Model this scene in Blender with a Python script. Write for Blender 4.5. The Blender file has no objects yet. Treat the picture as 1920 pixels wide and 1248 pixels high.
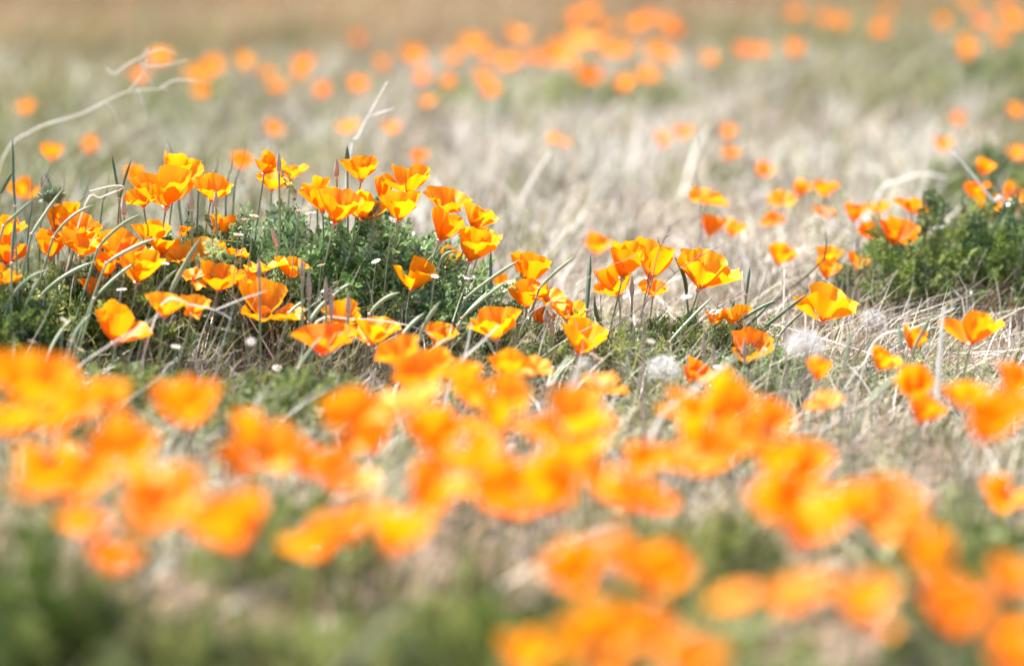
import bpy, math, random
import numpy as np
from mathutils import Vector, Matrix, Quaternion

# ------------------------------------------------------------------ camera
S = bpy.context.scene
CAM_H = 0.55
PITCH = math.atan(924 / 5333.0)
F = 5333.0                       # focal length in photo pixels (100 mm on 36 mm, 1920 px)
FOCUS = 2.98
cd = bpy.data.cameras.new('camera')
cam = bpy.data.objects.new('camera', cd)
S.collection.objects.link(cam)
cam.location = (0, 0, CAM_H)
cam.rotation_euler = (math.pi / 2 - PITCH, 0, 0)
cd.sensor_width = 36
cd.lens = 100
cd.clip_start = 0.05
cd.clip_end = 2000
cd.dof.use_dof = True
cd.dof.focus_distance = FOCUS
cd.dof.aperture_fstop = 2.15
cd.dof.aperture_blades = 0
S.camera = cam
S.render.resolution_x, S.render.resolution_y = 1024, 665

# ------------------------------------------------------------------ sky and sun
SUN_DIR = Vector((-0.36, 0.34, 0.87)).normalized()      # towards the sun: high, a little behind the flowers
W = bpy.data.worlds.new('World')
S.world = W
W.use_nodes = True
wn = W.node_tree
bg = wn.nodes['Background']
sky = wn.nodes.new('ShaderNodeTexSky')
sky.sky_type = 'NISHITA'
sky.sun_disc = False
sky.sun_elevation = math.asin(SUN_DIR.z)
sky.sun_rotation = math.atan2(SUN_DIR.x, SUN_DIR.y)
wn.links.new(sky.outputs[0], bg.inputs[0])
bg.inputs[1].default_value = 0.095
sl = bpy.data.lights.new('sun', 'SUN')
sl.energy = 5.0
sl.angle = math.radians(0.5)
sl.color = (1.0, 0.95, 0.87)
sun = bpy.data.objects.new('sun', sl)
S.collection.objects.link(sun)
sun.rotation_euler = SUN_DIR.to_track_quat('Z', 'Y').to_euler()
S.view_settings.view_transform = 'Standard'
S.view_settings.look = 'None'
S.view_settings.gamma = 1.0
S.view_settings.exposure = 1.85
S.cycles.use_denoising = True
S.cycles.max_bounces = 7
S.cycles.diffuse_bounces = 4
S.cycles.glossy_bounces = 2
S.cycles.transmission_bounces = 5
S.cycles.transparent_max_bounces = 4

rng = np.random.default_rng(11)
random.seed(11)
COL = S.collection.objects

# ------------------------------------------------------------------ helpers
FWD = Vector((0, math.cos(PITCH), -math.sin(PITCH)))
UP = Vector((0, math.sin(PITCH), math.cos(PITCH)))
RIGHT = Vector((1, 0, 0))
EYE = Vector((0, 0, CAM_H))


def at(px, py, d):
    """photo pixel and distance along the lens axis -> point in the field"""
    return EYE + d * (FWD + RIGHT * ((px - 960) / F) + UP * ((624 - py) / F))


def vnoise(x, y, s, seed=0):
    """smooth value noise 0..1"""
    x = np.asarray(x, float) / s + 131.7 * seed
    y = np.asarray(y, float) / s + 57.3 * seed
    xi, yi = np.floor(x), np.floor(y)
    fx, fy = x - xi, y - yi
    fx, fy = fx * fx * (3 - 2 * fx), fy * fy * (3 - 2 * fy)

    def h(a, b):
        v = np.sin(a * 127.1 + b * 311.7 + seed * 17.13) * 43758.5453
        return v - np.floor(v)
    return (h(xi, yi) * (1 - fx) + h(xi + 1, yi) * fx) * (1 - fy) + (h(xi, yi + 1) * (1 - fx) + h(xi + 1, yi + 1) * fx) * fy


def gz(x, y):
    """height of the ground"""
    return 0.030 * (vnoise(x, y, 0.55, 1) - 0.5) + 0.016 * (vnoise(x, y, 0.16, 2) - 0.5)


def gzf(x, y):
    return float(gz(np.array([x]), np.array([y]))[0])


def np_mesh(name, V, Fc, mat, attrs=None, smooth=True):
    me = bpy.data.meshes.new(name)
    V = np.ascontiguousarray(V, np.float32)
    Fc = np.ascontiguousarray(Fc, np.int32)
    k = Fc.shape[1]
    me.vertices.add(len(V))
    me.vertices.foreach_set('co', V.ravel())
    me.loops.add(Fc.size)
    me.loops.foreach_set('vertex_index', Fc.ravel())
    me.polygons.add(len(Fc))
    me.polygons.foreach_set('loop_start', np.arange(0, Fc.size, k, dtype=np.int32))
    me.update(calc_edges=True)
    for an, av in (attrs or {}).items():
        a = me.attributes.new(an, 'FLOAT', 'POINT')
        a.data.foreach_set('value', np.ascontiguousarray(av, np.float32))
    if smooth:
        me.shade_smooth()
    me.materials.append(mat)
    return me


def link(name, me, parent=None, loc=None, rot=None, **props):
    o = bpy.data.objects.new(name, me)
    COL.link(o)
    if parent is not None:
        o.parent = parent
    if loc is not None:
        o.location = loc
    if rot is not None:
        o.rotation_mode = 'QUATERNION'
        o.rotation_quaternion = rot
    for k, v in props.items():
        o[k] = v
    return o


def thing(name, loc, label, cat, group=None):
    e = link(name, None, None, loc, None, label=label, category=cat)
    e.empty_display_size = 0.01
    if group:
        e['group'] = group
    return e


def tube_np(pts, radii, sides=6, cap=True):
    """tube along a polyline -> V, quads"""
    P = [Vector(p) for p in pts]
    n = len(P)
    V, Q = [], []
    ref = Vector((0.31, 0.11, 0.94))
    for i in range(n):
        t = (P[min(i + 1, n - 1)] - P[max(i - 1, 0)]).normalized()
        a = t.cross(ref)
        if a.length < 1e-3:
            a = t.cross(Vector((1, 0, 0)))
        a.normalize()
        b = t.cross(a)
        for j in range(sides):
            q = 2 * math.pi * j / sides
            V.append(P[i] + (a * math.cos(q) + b * math.sin(q)) * radii[i])
    for i in range(n - 1):
        for j in range(sides):
            j2 = (j + 1) % sides
            Q.append((i * sides + j, i * sides + j2, (i + 1) * sides + j2, (i + 1) * sides + j))
    return np.array([tuple(v) for v in V]), np.array(Q)


def bez(p0, p1, p2, n):
    return [(p0 * (1 - t) ** 2 + p1 * 2 * t * (1 - t) + p2 * t * t) for t in [i / (n - 1) for i in range(n)]]


def smooth_path(pts, n):
    """Catmull-Rom through points"""
    P = [Vector(p) for p in pts]
    P = [P[0] * 2 - P[1]] + P + [P[-1] * 2 - P[-2]]
    m = len(P) - 3
    out = []
    for i in range(n):
        s = i / (n - 1) * m
        k = min(int(s), m - 1)
        t = s - k
        a, b, c, d = P[k:k + 4]
        out.append(0.5 * (2 * b + (c - a) * t + (2 * a - 5 * b + 4 * c - d) * t * t + (3 * b - a - 3 * c + d) * t ** 3))
    return out


def join_np(parts):
    Vs, Fs, n = [], [], 0
    for v, f in parts:
        Vs.append(v)
        Fs.append(f + n)
        n += len(v)
    return np.vstack(Vs), np.vstack(Fs)


# ------------------------------------------------------------------ materials
def new_mat(name):
    m = bpy.data.materials.new(name)
    m.use_nodes = True
    nt = m.node_tree
    nt.nodes.clear()
    return m, nt, nt.nodes.new, nt.links.new


def ramp_node(N, stops):
    r = N('ShaderNodeValToRGB')
    el = r.color_ramp.elements
    while len(el) < len(stops):
        el.new(0.5)
    for e, (p, c) in zip(el, stops):
        e.position = p
        e.color = (*c, 1)
    return r


def blade_mat(name, stops, transl=0.3, rough=0.55, spec=0.3, noise=0.0):
    """plant tissue: colour by the piece's own random tint, some light passes through"""
    m, nt, N, L = new_mat(name)
    out = N('ShaderNodeOutputMaterial')
    at_ = N('ShaderNodeAttribute')
    at_.attribute_name = 'tint'
    r = ramp_node(N, stops)
    fac = at_.outputs['Fac']
    if noise:
        nz = N('ShaderNodeTexNoise')
        nz.inputs['Scale'].default_value = 160
        tc = N('ShaderNodeTexCoord')
        L(tc.outputs['Object'], nz.inputs['Vector'])
        mm = N('ShaderNodeMath')
        mm.operation = 'MULTIPLY_ADD'
        mm.inputs[1].default_value = noise
        L(nz.outputs['Fac'], mm.inputs[0])
        m2 = N('ShaderNodeMath')
        m2.operation = 'SUBTRACT'
        m2.inputs[1].default_value = noise * 0.5
        L(fac, m2.inputs[0])
        L(m2.outputs[0], mm.inputs[2])
        fac = mm.outputs[0]
    L(fac, r.inputs[0])
    p = N('ShaderNodeBsdfPrincipled')
    p.inputs['Roughness'].default_value = rough
    p.inputs['Specular IOR Level'].default_value = spec
    L(r.outputs[0], p.inputs['Base Color'])
    t = N('ShaderNodeBsdfTranslucent')
    L(r.outputs[0], t.inputs['Color'])
    mx = N('ShaderNodeMixShader')
    mx.inputs[0].default_value = transl
    L(p.outputs[0], mx.inputs[1])
    L(t.outputs[0], mx.inputs[2])
    L(mx.outputs[0], out.inputs[0])
    return m


def plain_mat(name, c1, c2, scale=60, rough=0.6, transl=0.0, stretch=(1, 1, 1)):
    m, nt, N, L = new_mat(name)
    out = N('ShaderNodeOutputMaterial')
    tc = N('ShaderNodeTexCoord')
    mp = N('ShaderNodeMapping')
    mp.inputs['Scale'].default_value = stretch
    L(tc.outputs['Object'], mp.inputs['Vector'])
    nz = N('ShaderNodeTexNoise')
    nz.inputs['Scale'].default_value = scale
    nz.inputs['Detail'].default_value = 3
    L(mp.outputs[0], nz.inputs['Vector'])
    r = ramp_node(N, [(0.3, c1), (0.7, c2)])
    L(nz.outputs['Fac'], r.inputs[0])
    p = N('ShaderNodeBsdfPrincipled')
    p.inputs['Roughness'].default_value = rough
    L(r.outputs[0], p.inputs['Base Color'])
    sh = p.outputs[0]
    if transl:
        t = N('ShaderNodeBsdfTranslucent')
        L(r.outputs[0], t.inputs['Color'])
        mx = N('ShaderNodeMixShader')
        mx.inputs[0].default_value = transl
        L(sh, mx.inputs[1])
        L(t.outputs[0], mx.inputs[2])
        sh = mx.outputs[0]
    L(sh, out.inputs[0])
    return m


def petal_mat(name, base, mid, rim):
    m, nt, N, L = new_mat(name)
    out = N('ShaderNodeOutputMaterial')
    av = N('ShaderNodeAttribute')
    av.attribute_name = 'along'
    au = N('ShaderNodeAttribute')
    au.attribute_name = 'across'
    r = ramp_node(N, [(0.05, base), (0.45, mid), (1.0, rim)])
    # fine silky veins that run from the base to the rim
    cx = N('ShaderNodeCombineXYZ')
    mu = N('ShaderNodeMath')
    mu.operation = 'MULTIPLY'
    mu.inputs[1].default_value = 14
    L(au.outputs['Fac'], mu.inputs[0])
    L(mu.outputs[0], cx.inputs[0])
    L(av.outputs['Fac'], cx.inputs[1])
    oi = N('ShaderNodeObjectInfo')
    L(oi.outputs['Random'], cx.inputs[2])
    nz = N('ShaderNodeTexNoise')
    nz.inputs['Scale'].default_value = 2.2
    nz.inputs['Detail'].default_value = 4
    L(cx.outputs[0], nz.inputs['Vector'])
    ad = N('ShaderNodeMath')
    ad.operation = 'MULTIPLY_ADD'
    ad.inputs[1].default_value = 0.5
    L(nz.outputs['Fac'], ad.inputs[0])
    sb = N('ShaderNodeMath')
    sb.operation = 'SUBTRACT'
    sb.inputs[1].default_value = 0.25
    L(av.outputs['Fac'], sb.inputs[0])
    L(sb.outputs[0], ad.inputs[2])
    L(ad.outputs[0], r.inputs[0])
    hs = N('ShaderNodeHueSaturation')
    vr = N('ShaderNodeMath')
    vr.operation = 'MULTIPLY_ADD'
    vr.inputs[1].default_value = 0.016
    vr.inputs[2].default_value = 0.492
    L(oi.outputs['Random'], vr.inputs[0])
    L(vr.outputs[0], hs.inputs['Hue'])
    L(r.outputs[0], hs.inputs['Color'])
    bp = N('ShaderNodeBump')
    bp.inputs['Strength'].default_value = 0.25
    bp.inputs['Distance'].default_value = 0.0008
    L(nz.outputs['Fac'], bp.inputs['Height'])
    p = N('ShaderNodeBsdfPrincipled')
    p.inputs['Roughness'].default_value = 0.5
    p.inputs['Specular IOR Level'].default_value = 0.25
    L(hs.outputs[0], p.inputs['Base Color'])
    L(bp.outputs[0], p.inputs['Normal'])
    t = N('ShaderNodeBsdfTranslucent')
    L(hs.outputs[0], t.inputs['Color'])
    mx = N('ShaderNodeMixShader')
    mx.inputs[0].default_value = 0.42
    L(p.outputs[0], mx.inputs[1])
    L(t.outputs[0], mx.inputs[2])
    L(mx.outputs[0], out.inputs[0])
    return m


M = {}
M['golden'] = petal_mat('golden_petal', (0.90, 0.23, 0.002), (0.93, 0.305, 0.003), (0.94, 0.375, 0.004))
M['orange'] = petal_mat('orange_petal', (0.89, 0.185, 0.002), (0.92, 0.265, 0.003), (0.93, 0.33, 0.004))
M['deep'] = petal_mat('deep_orange_petal', (0.86, 0.125, 0.002), (0.90, 0.20, 0.003), (0.91, 0.26, 0.004))
M['stem'] = plain_mat('poppy_stem', (0.16, 0.22, 0.11), (0.28, 0.33, 0.19), 40, 0.5)
M['pod'] = plain_mat('seed_pod', (0.19, 0.24, 0.12), (0.36, 0.39, 0.25), 30, 0.5, 0, (1, 1, 0.3))
M['podd'] = plain_mat('dark_seed_pod', (0.05, 0.09, 0.045), (0.11, 0.15, 0.07), 30, 0.5)
M['rim'] = plain_mat('pink_rim', (0.62, 0.30, 0.24), (0.75, 0.45, 0.36), 200, 0.5)
M['stamen'] = plain_mat('stamen', (0.75, 0.26, 0.01), (0.85, 0.42, 0.02), 200, 0.6)
M['bud'] = plain_mat('bud_cap', (0.30, 0.23, 0.17), (0.52, 0.40, 0.29), 90, 0.6, 0.1)
M['strawm'] = plain_mat('dry_straw', (0.74, 0.70, 0.63), (0.88, 0.86, 0.81), 90, 0.5, 0.5)
M['stalkm'] = plain_mat('brown_stalk', (0.24, 0.17, 0.14), (0.40, 0.31, 0.26), 90, 0.7)
M['twig'] = plain_mat('dark_twig', (0.09, 0.065, 0.055), (0.22, 0.16, 0.13), 120, 0.75)
M['white'] = plain_mat('white_petal', (0.70, 0.62, 0.62), (0.82, 0.78, 0.76), 300, 0.6, 0.3)
M['fluff'] = plain_mat('seed_fluff', (0.78, 0.77, 0.75), (0.86, 0.85, 0.84), 100, 0.7, 0.4)
M['core'] = plain_mat('seed_core', (0.30, 0.22, 0.15), (0.45, 0.35, 0.25), 300, 0.8)
M['leafblue'] = blade_mat('feathery_leaf', [(0.0, (0.03, 0.08, 0.02)), (0.5, (0.095, 0.195, 0.058)), (1.0, (0.32, 0.43, 0.20))], 0.33, 0.30, 0.9)
M['leafgreen'] = blade_mat('bright_leaf', [(0.0, (0.04, 0.075, 0.012)), (0.5, (0.125, 0.185, 0.032)), (1.0, (0.33, 0.36, 0.12))], 0.36, 0.34, 0.75)
M['weed'] = blade_mat('low_weed', [(0.0, (0.07, 0.10, 0.03)), (0.55, (0.185, 0.22, 0.065)), (1.0, (0.44, 0.47, 0.22))], 0.3, 0.5, 0.4)
M['green'] = blade_mat('green_grass', [(0.0, (0.05, 0.07, 0.014)), (0.5, (0.16, 0.165, 0.042)), (1.0, (0.34, 0.32, 0.13))], 0.3, 0.45, 0.4)
M['straw'] = blade_mat('straw_litter', [(0.0, (0.08, 0.06, 0.045)), (0.4, (0.29, 0.245, 0.19)), (0.75, (0.48, 0.435, 0.365)), (1.0, (0.82, 0.79, 0.72))], 0.2, 0.55, 0.35)
M['dry'] = blade_mat('dry_grass', [(0.0, (0.10, 0.07, 0.05)), (0.5, (0.31, 0.25, 0.175)), (1.0, (0.68, 0.62, 0.51))], 0.3, 0.6, 0.3)
M['brown'] = blade_mat('brown_grass', [(0.0, (0.14, 0.075, 0.04)), (0.5, (0.28, 0.165, 0.09)), (1.0, (0.43, 0.295, 0.17))], 0.3, 0.65, 0.2)


def soil():
    m, nt, N, L = new_mat('soil')
    out = N('ShaderNodeOutputMaterial')
    tc = N('ShaderNodeTexCoord')
    n1 = N('ShaderNodeTexNoise')
    n1.inputs['Scale'].default_value = 3.0
    n1.inputs['Detail'].default_value = 8
    n1.inputs['Roughness'].default_value = 0.7
    n2 = N('ShaderNodeTexNoise')
    n2.inputs['Scale'].default_value = 140
    n2.inputs['Detail'].default_value = 5
    L(tc.outputs['Object'], n1.inputs['Vector'])
    L(tc.outputs['Object'], n2.inputs['Vector'])
    r1 = ramp_node(N, [(0.3, (0.13, 0.092, 0.066)), (0.6, (0.22, 0.16, 0.12)), (0.8, (0.30, 0.235, 0.18))])
    L(n1.outputs['Fac'], r1.inputs[0])
    r2 = ramp_node(N, [(0.3, (0.5, 0.46, 0.42)), (0.7, (1, 1, 1))])
    L(n2.outputs['Fac'], r2.inputs[0])
    mx = N('ShaderNodeMix')
    mx.data_type = 'RGBA'
    mx.blend_type = 'MULTIPLY'
    mx.inputs['Factor'].default_value = 0.8
    L(r1.outputs[0], mx.inputs['A'])
    L(r2.outputs[0], mx.inputs['B'])
    bp = N('ShaderNodeBump')
    bp.inputs['Strength'].default_value = 0.7
    bp.inputs['Distance'].default_value = 0.006
    L(n2.outputs['Fac'], bp.inputs['Height'])
    p = N('ShaderNodeBsdfPrincipled')
    p.inputs['Roughness'].default_value = 0.95
    p.inputs['Specular IOR Level'].default_value = 0.1
    L(mx.outputs['Result'], p.inputs['Base Color'])
    L(bp.outputs[0], p.inputs['Normal'])
    L(p.outputs[0], out.inputs[0])
    return m


# ------------------------------------------------------------------ ground
def axis(lo, a, b, hi, step):
    core = np.arange(a, b, step)
    left = a - np.geomspace(step, a - lo, 22)[::-1]
    right = b + np.geomspace(step, hi - b, 22) - step
    return np.concatenate([left, core, right])


gx = axis(-300, -2.4, 2.4, 300, 0.05)
gy = axis(-200, 0.8, 11, 600, 0.05)
X, Y = np.meshgrid(gx, gy)
Z = gz(X, Y)
nx, ny = len(gx), len(gy)
idx = np.arange(nx * ny).reshape(ny, nx)
Q = np.stack([idx[:-1, :-1], idx[:-1, 1:], idx[1:, 1:], idx[1:, :-1]], -1).reshape(-1, 4)
link('ground', np_mesh('ground', np.stack([X, Y, Z], -1).reshape(-1, 3), Q, soil()), kind='structure')


# ------------------------------------------------------------------ scattered blades (stuff)
def spread(n, d0, d1, extra=0.6, power=1.0):
    """random ground points in the field of view plus a margin at both sides"""
    u = rng.random(n)
    d = (d0 ** (1 + power) + u * (d1 ** (1 + power) - d0 ** (1 + power))) ** (1 / (1 + power))
    half = 0.19 * d + extra
    x = (rng.random(n) * 2 - 1) * half
    return x, d


def blades(x, y, h, w, lean, az, curl, tint, k=4, z0=None, waver=0.0):
    """ribbons: lean = side shift / height, az = direction of lean, curl = droop of the tip"""
    n = len(x)
    t = np.linspace(0, 1, k + 1)[None, :]
    z = gz(x, y) - 0.003 if z0 is None else z0
    dirx, diry = np.cos(az)[:, None], np.sin(az)[:, None]
    hh = h[:, None]
    side = hh * (lean[:, None] * t + curl[:, None] * t ** 2.4)
    zz = z[:, None] + hh * t * (1 - 0.35 * np.abs(curl[:, None]) * t ** 1.5)
    if waver:
        ph = rng.random(n)[:, None] * 6.28
        side = side + hh * waver * np.sin(t * 7 + ph) * t
    px = x[:, None] + dirx * side
    py = y[:, None] + diry * side
    tw = rng.random(n)[:, None] * math.pi + t * rng.normal(0, 0.7, n)[:, None]
    wx, wy = np.cos(tw), np.sin(tw)
    ww = w[:, None] * 0.5 * np.clip(1.12 - t ** 2.2, 0.1, 1)
    A = np.stack([px - wx * ww, py - wy * ww, zz], -1)
    B = np.stack([px + wx * ww, py + wy * ww, zz], -1)
    V = np.stack([A, B], 2).reshape(n, -1, 3)
    m = 2 * (k + 1)
    base = (np.arange(n) * m)[:, None, None]
    q = np.array([[2 * i, 2 * i + 1, 2 * i + 3, 2 * i + 2] for i in range(k)])[None]
    return V.reshape(-1, 3), (base + q).reshape(-1, 4), np.repeat(tint, m)


def stuff(name, sets, mat, label, cat):
    Vs, Fs, Ts, n = [], [], [], 0
    for V, Fq, T in sets:
        Vs.append(V); Fs.append(Fq + n); Ts.append(T); n += len(V)
    me = np_mesh(name, np.vstack(Vs), np.vstack(Fs), mat, {'tint': np.concatenate(Ts)})
    return link(name, me, kind='stuff', label=label, category=cat)


def keep(mask, *arrs):
    return [a[mask] for a in arrs]


def zone(x, y, cx, cy, rx, ry):
    return np.exp(-(((x - cx) / rx) ** 2 + ((y - cy) / ry) ** 2))


def gpt(px, py):
    """photo pixel -> where its ray meets the ground"""
    r = FWD + RIGHT * ((px - 960) / F) + UP * ((624 - py) / F)
    t = CAM_H / -r.z
    p = EYE + r * t
    return p.x, p.y


def green_amount(x, y):
    """where the field is still green"""
    g = 0.16 + 0.75 * (vnoise(x, y, 0.5, 5) > 0.55) * vnoise(x, y, 0.12, 6)
    g += 1.0 * zone(x, y, -0.95, 5.6, 0.42, 1.6)
    g += 0.8 * zone(x, y, -0.6, 3.7, 0.25, 0.5)
    g += 0.5 * zone(x, y, -1.4, 8.2, 0.6, 1.4)
    g += 0.75 * zone(x, y, 0.95, 5.3, 0.35, 1.1)
    g += 0.6 * zone(x, y, 1.5, 7.0, 0.5, 2.0)
    g += 0.45 * zone(x, y, 0.3, 6.2, 0.5, 0.5)
    g += 0.55 * zone(x, y, -0.32, 2.65, 0.25, 0.3)
    g += 0.22 * zone(x, y, 0.0, 1.9, 0.6, 0.4)
    g += 0.35 * zone(x, y, 0.12, 2.9, 0.2, 0.2)
    return np.clip(g, 0, 1)


U = rng.random
# lying straw
def lying(n, d0, d1, wmul=1.0, lmul=1.0, power=1.0):
    x, y = spread(n, d0, d1, power=power)
    pale = np.clip(0.55 + 0.5 * (vnoise(x, y, 0.6, 9) - 0.5) + 0.3 * zone(x, y, 0.25, 4.6, 0.6, 1.0), 0, 1)
    k_ = U(n) < (1.05 - 0.7 * green_amount(x, y)) * np.where(y > 6.6, 0.25, 1)
    x, y, pale = keep(k_, x, y, pale)
    n = len(x)
    L_ = (0.025 + 0.12 * U(n) ** 2.5) * lmul
    w = (0.0008 + 0.0024 * U(n) ** 4) * wmul
    z0 = gz(x, y) + 0.002 + 0.030 * U(n) ** 2
    h = L_ * (0.03 + 0.40 * U(n) ** 2)
    az = np.where(U(n) < 0.55, rng.normal(0.35, 0.6, n), U(n) * 6.283)
    return blades(x, y, h, w, L_ / h * 0.9, az, rng.normal(0, 0.6, n), np.clip(pale * 0.7 + rng.normal(0, 0.36, n), 0, 1), 3, z0, 0.06)


def lying_brown(n):
    x, y = spread(n, 1.5, 2.3, 0.3)
    x, y = keep(U(n) < 1.4 * vnoise(x, y, 0.12, 41) - 0.15, x, y)
    n = len(x)
    L_ = 0.02 + 0.05 * U(n)
    h = L_ * (0.05 + 0.35 * U(n))
    return blades(x, y, h, 0.002 + 0.004 * U(n) ** 2, L_ / h, U(n) * 6.283, rng.normal(0, 0.5, n), np.clip(rng.normal(0.6, 0.3, n), 0, 1), 3, gz(x, y) + 0.004 + 0.02 * U(n), 0.05)


def bold(n, d0, d1, wm=1.0):
    """broad pale or dark stems tossed at all angles"""
    x, y = spread(n, d0, d1)
    k_ = U(n) < (0.25 + 1.0 * vnoise(x, y, 0.35, 31)) * np.where(y > 7.2, 0.3, 1)
    x, y = keep(k_, x, y)
    n = len(x)
    L_ = 0.06 + 0.13 * U(n)
    h = L_ * (0.08 + 0.75 * U(n) ** 1.5)
    az = U(n) * 6.283
    tint = np.where(U(n) < 0.66, 0.85 + 0.15 * U(n), 0.05 * U(n))
    return blades(x, y, h, (0.0022 + 0.0026 * U(n) ** 2) * wm, L_ / h * 0.8, az, rng.normal(0, 0.9, n), tint, 5, gz(x, y) + 0.02 * U(n), 0.10)


stuff('straw_litter', [bold(1700, 3.4, 7.5, 0.95), bold(220, 2.3, 3.4, 0.7), bold(420, 1.5, 2.3, 0.55), lying(17000, 2.35, 3.5), lying(8000, 3.5, 5.2, 1.4, 1.3), lying(9000, 5.2, 9.5, 2.2, 1.6), lying(4500, 1.45, 2.35, 1.2)],
      M['straw'], 'tangled pale straw lying all over the ground', 'straw')


def standing_dry(n, d0, d1, hm, wm):
    x, y = spread(n, d0, d1)
    k_ = U(n) < (1.0 - 0.5 * green_amount(x, y)) * (0.25 + 0.9 * vnoise(x, y, 0.3, 4)) * np.where(y > 6.6, 0.3, 1)
    x, y = keep(k_, x, y)
    n = len(x)
    h = (0.025 + 0.09 * U(n) ** 1.6) * hm
    return blades(x, y, h, (0.0008 + 0.0016 * U(n) ** 2) * wm, 0.25 + 0.35 * rng.normal(0, 1, n), rng.normal(0.1, 1.0, n),
                  rng.normal(0.3, 0.45, n), np.clip(0.3 + 0.5 * vnoise(x, y, 0.25, 8) + rng.normal(0, 0.33, n), 0, 1), 4, None, 0.05)


stuff('dry_grass', [standing_dry(20000, 2.2, 3.6, 0.8, 1), standing_dry(36000, 3.5, 8.5, 1.2, 1.6), standing_dry(3000, 1.45, 2.2, 0.8, 1)],
      M['dry'], 'thin sun-bleached dry grass standing between the poppies', 'dry grass')


def far_brown(n):
    x, y = spread(n, 5.7, 15, 1.2)
    k_ = U(n) < np.clip((y - 5.7 - 2.0 * np.clip(x, 0, 1)) / 1.8, 0.03, 1) * (1 - 0.6 * zone(x, y, 1.4, 7.5, 0.6, 1.5))
    x, y = keep(k_, x, y)
    n = len(x)
    patch = vnoise(x, y, 0.8, 12)
    h = 0.07 + 0.11 * U(n)
    return blades(x, y, h, 0.0022 + 0.0026 * U(n), 0.2 + 0.25 * rng.normal(0, 1, n), rng.normal(0.2, 1.0, n), rng.normal(0.3, 0.4, n),
                  np.clip(0.15 + 0.8 * patch + rng.normal(0, 0.2, n), 0, 1), 3)


stuff('brown_grass', [far_brown(60000)], M['brown'], 'reddish tan dry grass filling the far end of the field', 'dry grass')


def green_blades(n, d0, d1, hm, wm, base=0.0):
    x, y = spread(n, d0, d1)
    k_ = U(n) < np.clip(green_amount(x, y) + base, 0, 1)
    x, y = keep(k_, x, y)
    n = len(x)
    h = (0.03 + 0.07 * U(n)) * hm
    return blades(x, y, h, (0.0012 + 0.0014 * U(n)) * wm, 0.3 + 0.3 * rng.normal(0, 1, n), rng.normal(0.05, 0.9, n), rng.normal(0.3, 0.4, n),
                  np.clip(rng.normal(0.5, 0.28, n), 0, 1), 4)


stuff('green_grass', [green_blades(13000, 2.2, 3.6, 0.75, 1), green_blades(32000, 3.6, 9.5, 1.25, 1.7), green_blades(3500, 1.45, 2.2, 0.9, 1.2)],
      M['green'], 'fresh green grass blades growing in patches among straw', 'grass')


def wiry(n, cx, cy, rx, ry, h0, h1, w, t0, lean=0.5):
    x, y = rng.normal(cx, rx, n), rng.normal(cy, ry, n)
    h = h0 + (h1 - h0) * U(n) ** 1.4
    return blades(x, y, h, w * (0.7 + 0.6 * U(n)), lean + 0.45 * rng.normal(0, 1, n), rng.normal(0, 0.9, n), rng.normal(0.3, 0.6, n), np.clip(rng.normal(t0, 0.25, n), 0, 1), 6, None, 0.03)


stuff('wiry_green_stems', [wiry(600, -0.66, 3.9, 0.16, 0.4, 0.06, 0.18, 0.0022, 0.2, 0.1), wiry(300, -0.28, 4.0, 0.14, 0.3, 0.05, 0.13, 0.0022, 0.75, 0.1), wiry(240, -0.36, 2.93, 0.13, 0.07, 0.06, 0.15, 0.0017, 0.55), wiry(160, -0.10, 2.88, 0.12, 0.06, 0.03, 0.09, 0.0015, 0.6), wiry(260, 0.16, 2.92, 0.12, 0.08, 0.03, 0.085, 0.0015, 0.6), wiry(110, -0.30, 2.66, 0.15, 0.07, 0.03, 0.08, 0.0016, 0.6), wiry(320, 0.50, 3.33, 0.08, 0.08, 0.05, 0.13, 0.0017, 0.35, 0.1), wiry(240, -0.17, 2.93, 0.12, 0.03, 0.05, 0.13, 0.0014, 0.85, 0.15), wiry(200, 0.62, 4.0, 0.12, 0.3, 0.05, 0.13, 0.002, 0.3, 0.2)],
      M['green'], 'wiry green stems and blades blown sideways around the mound', 'stems')
stuff('wiry_dry_stems', [wiry(220, -0.34, 2.90, 0.14, 0.08, 0.05, 0.14, 0.0011, 0.6), wiry(200, -0.05, 2.82, 0.16, 0.08, 0.03, 0.09, 0.0011, 0.7), wiry(420, 0.22, 2.90, 0.15, 0.10, 0.03, 0.10, 0.0010, 0.55), wiry(160, -0.2, 2.62, 0.22, 0.08, 0.03, 0.08, 0.0013, 0.75), wiry(300, 0.42, 2.75, 0.14, 0.12, 0.03, 0.08, 0.0012, 0.7), wiry(700, 0.50, 3.28, 0.08, 0.06, 0.03, 0.10, 0.0014, 0.12, 0.05), wiry(250, -0.17, 2.90, 0.14, 0.03, 0.03, 0.10, 0.0010, 0.75, 0.3)],
      M['straw'], 'thin dry stems and threads caught between leaves and poppies', 'dry stems')

stuff('brown_stems', [wiry(1100, 0.50, 3.20, 0.09, 0.05, 0.02, 0.075, 0.0017, 0.15, 0.05), wiry(250, 0.36, 3.18, 0.05, 0.05, 0.02, 0.05, 0.0015, 0.3, 0.2)],
      M['brown'], 'reddish brown dead stems at the foot of the dark bush', 'dry stems')
stuff('brown_litter', [lying_brown(2600)], M['brown'], 'reddish brown dead leaves and stems lying under the blurred drifts', 'litter')

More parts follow.
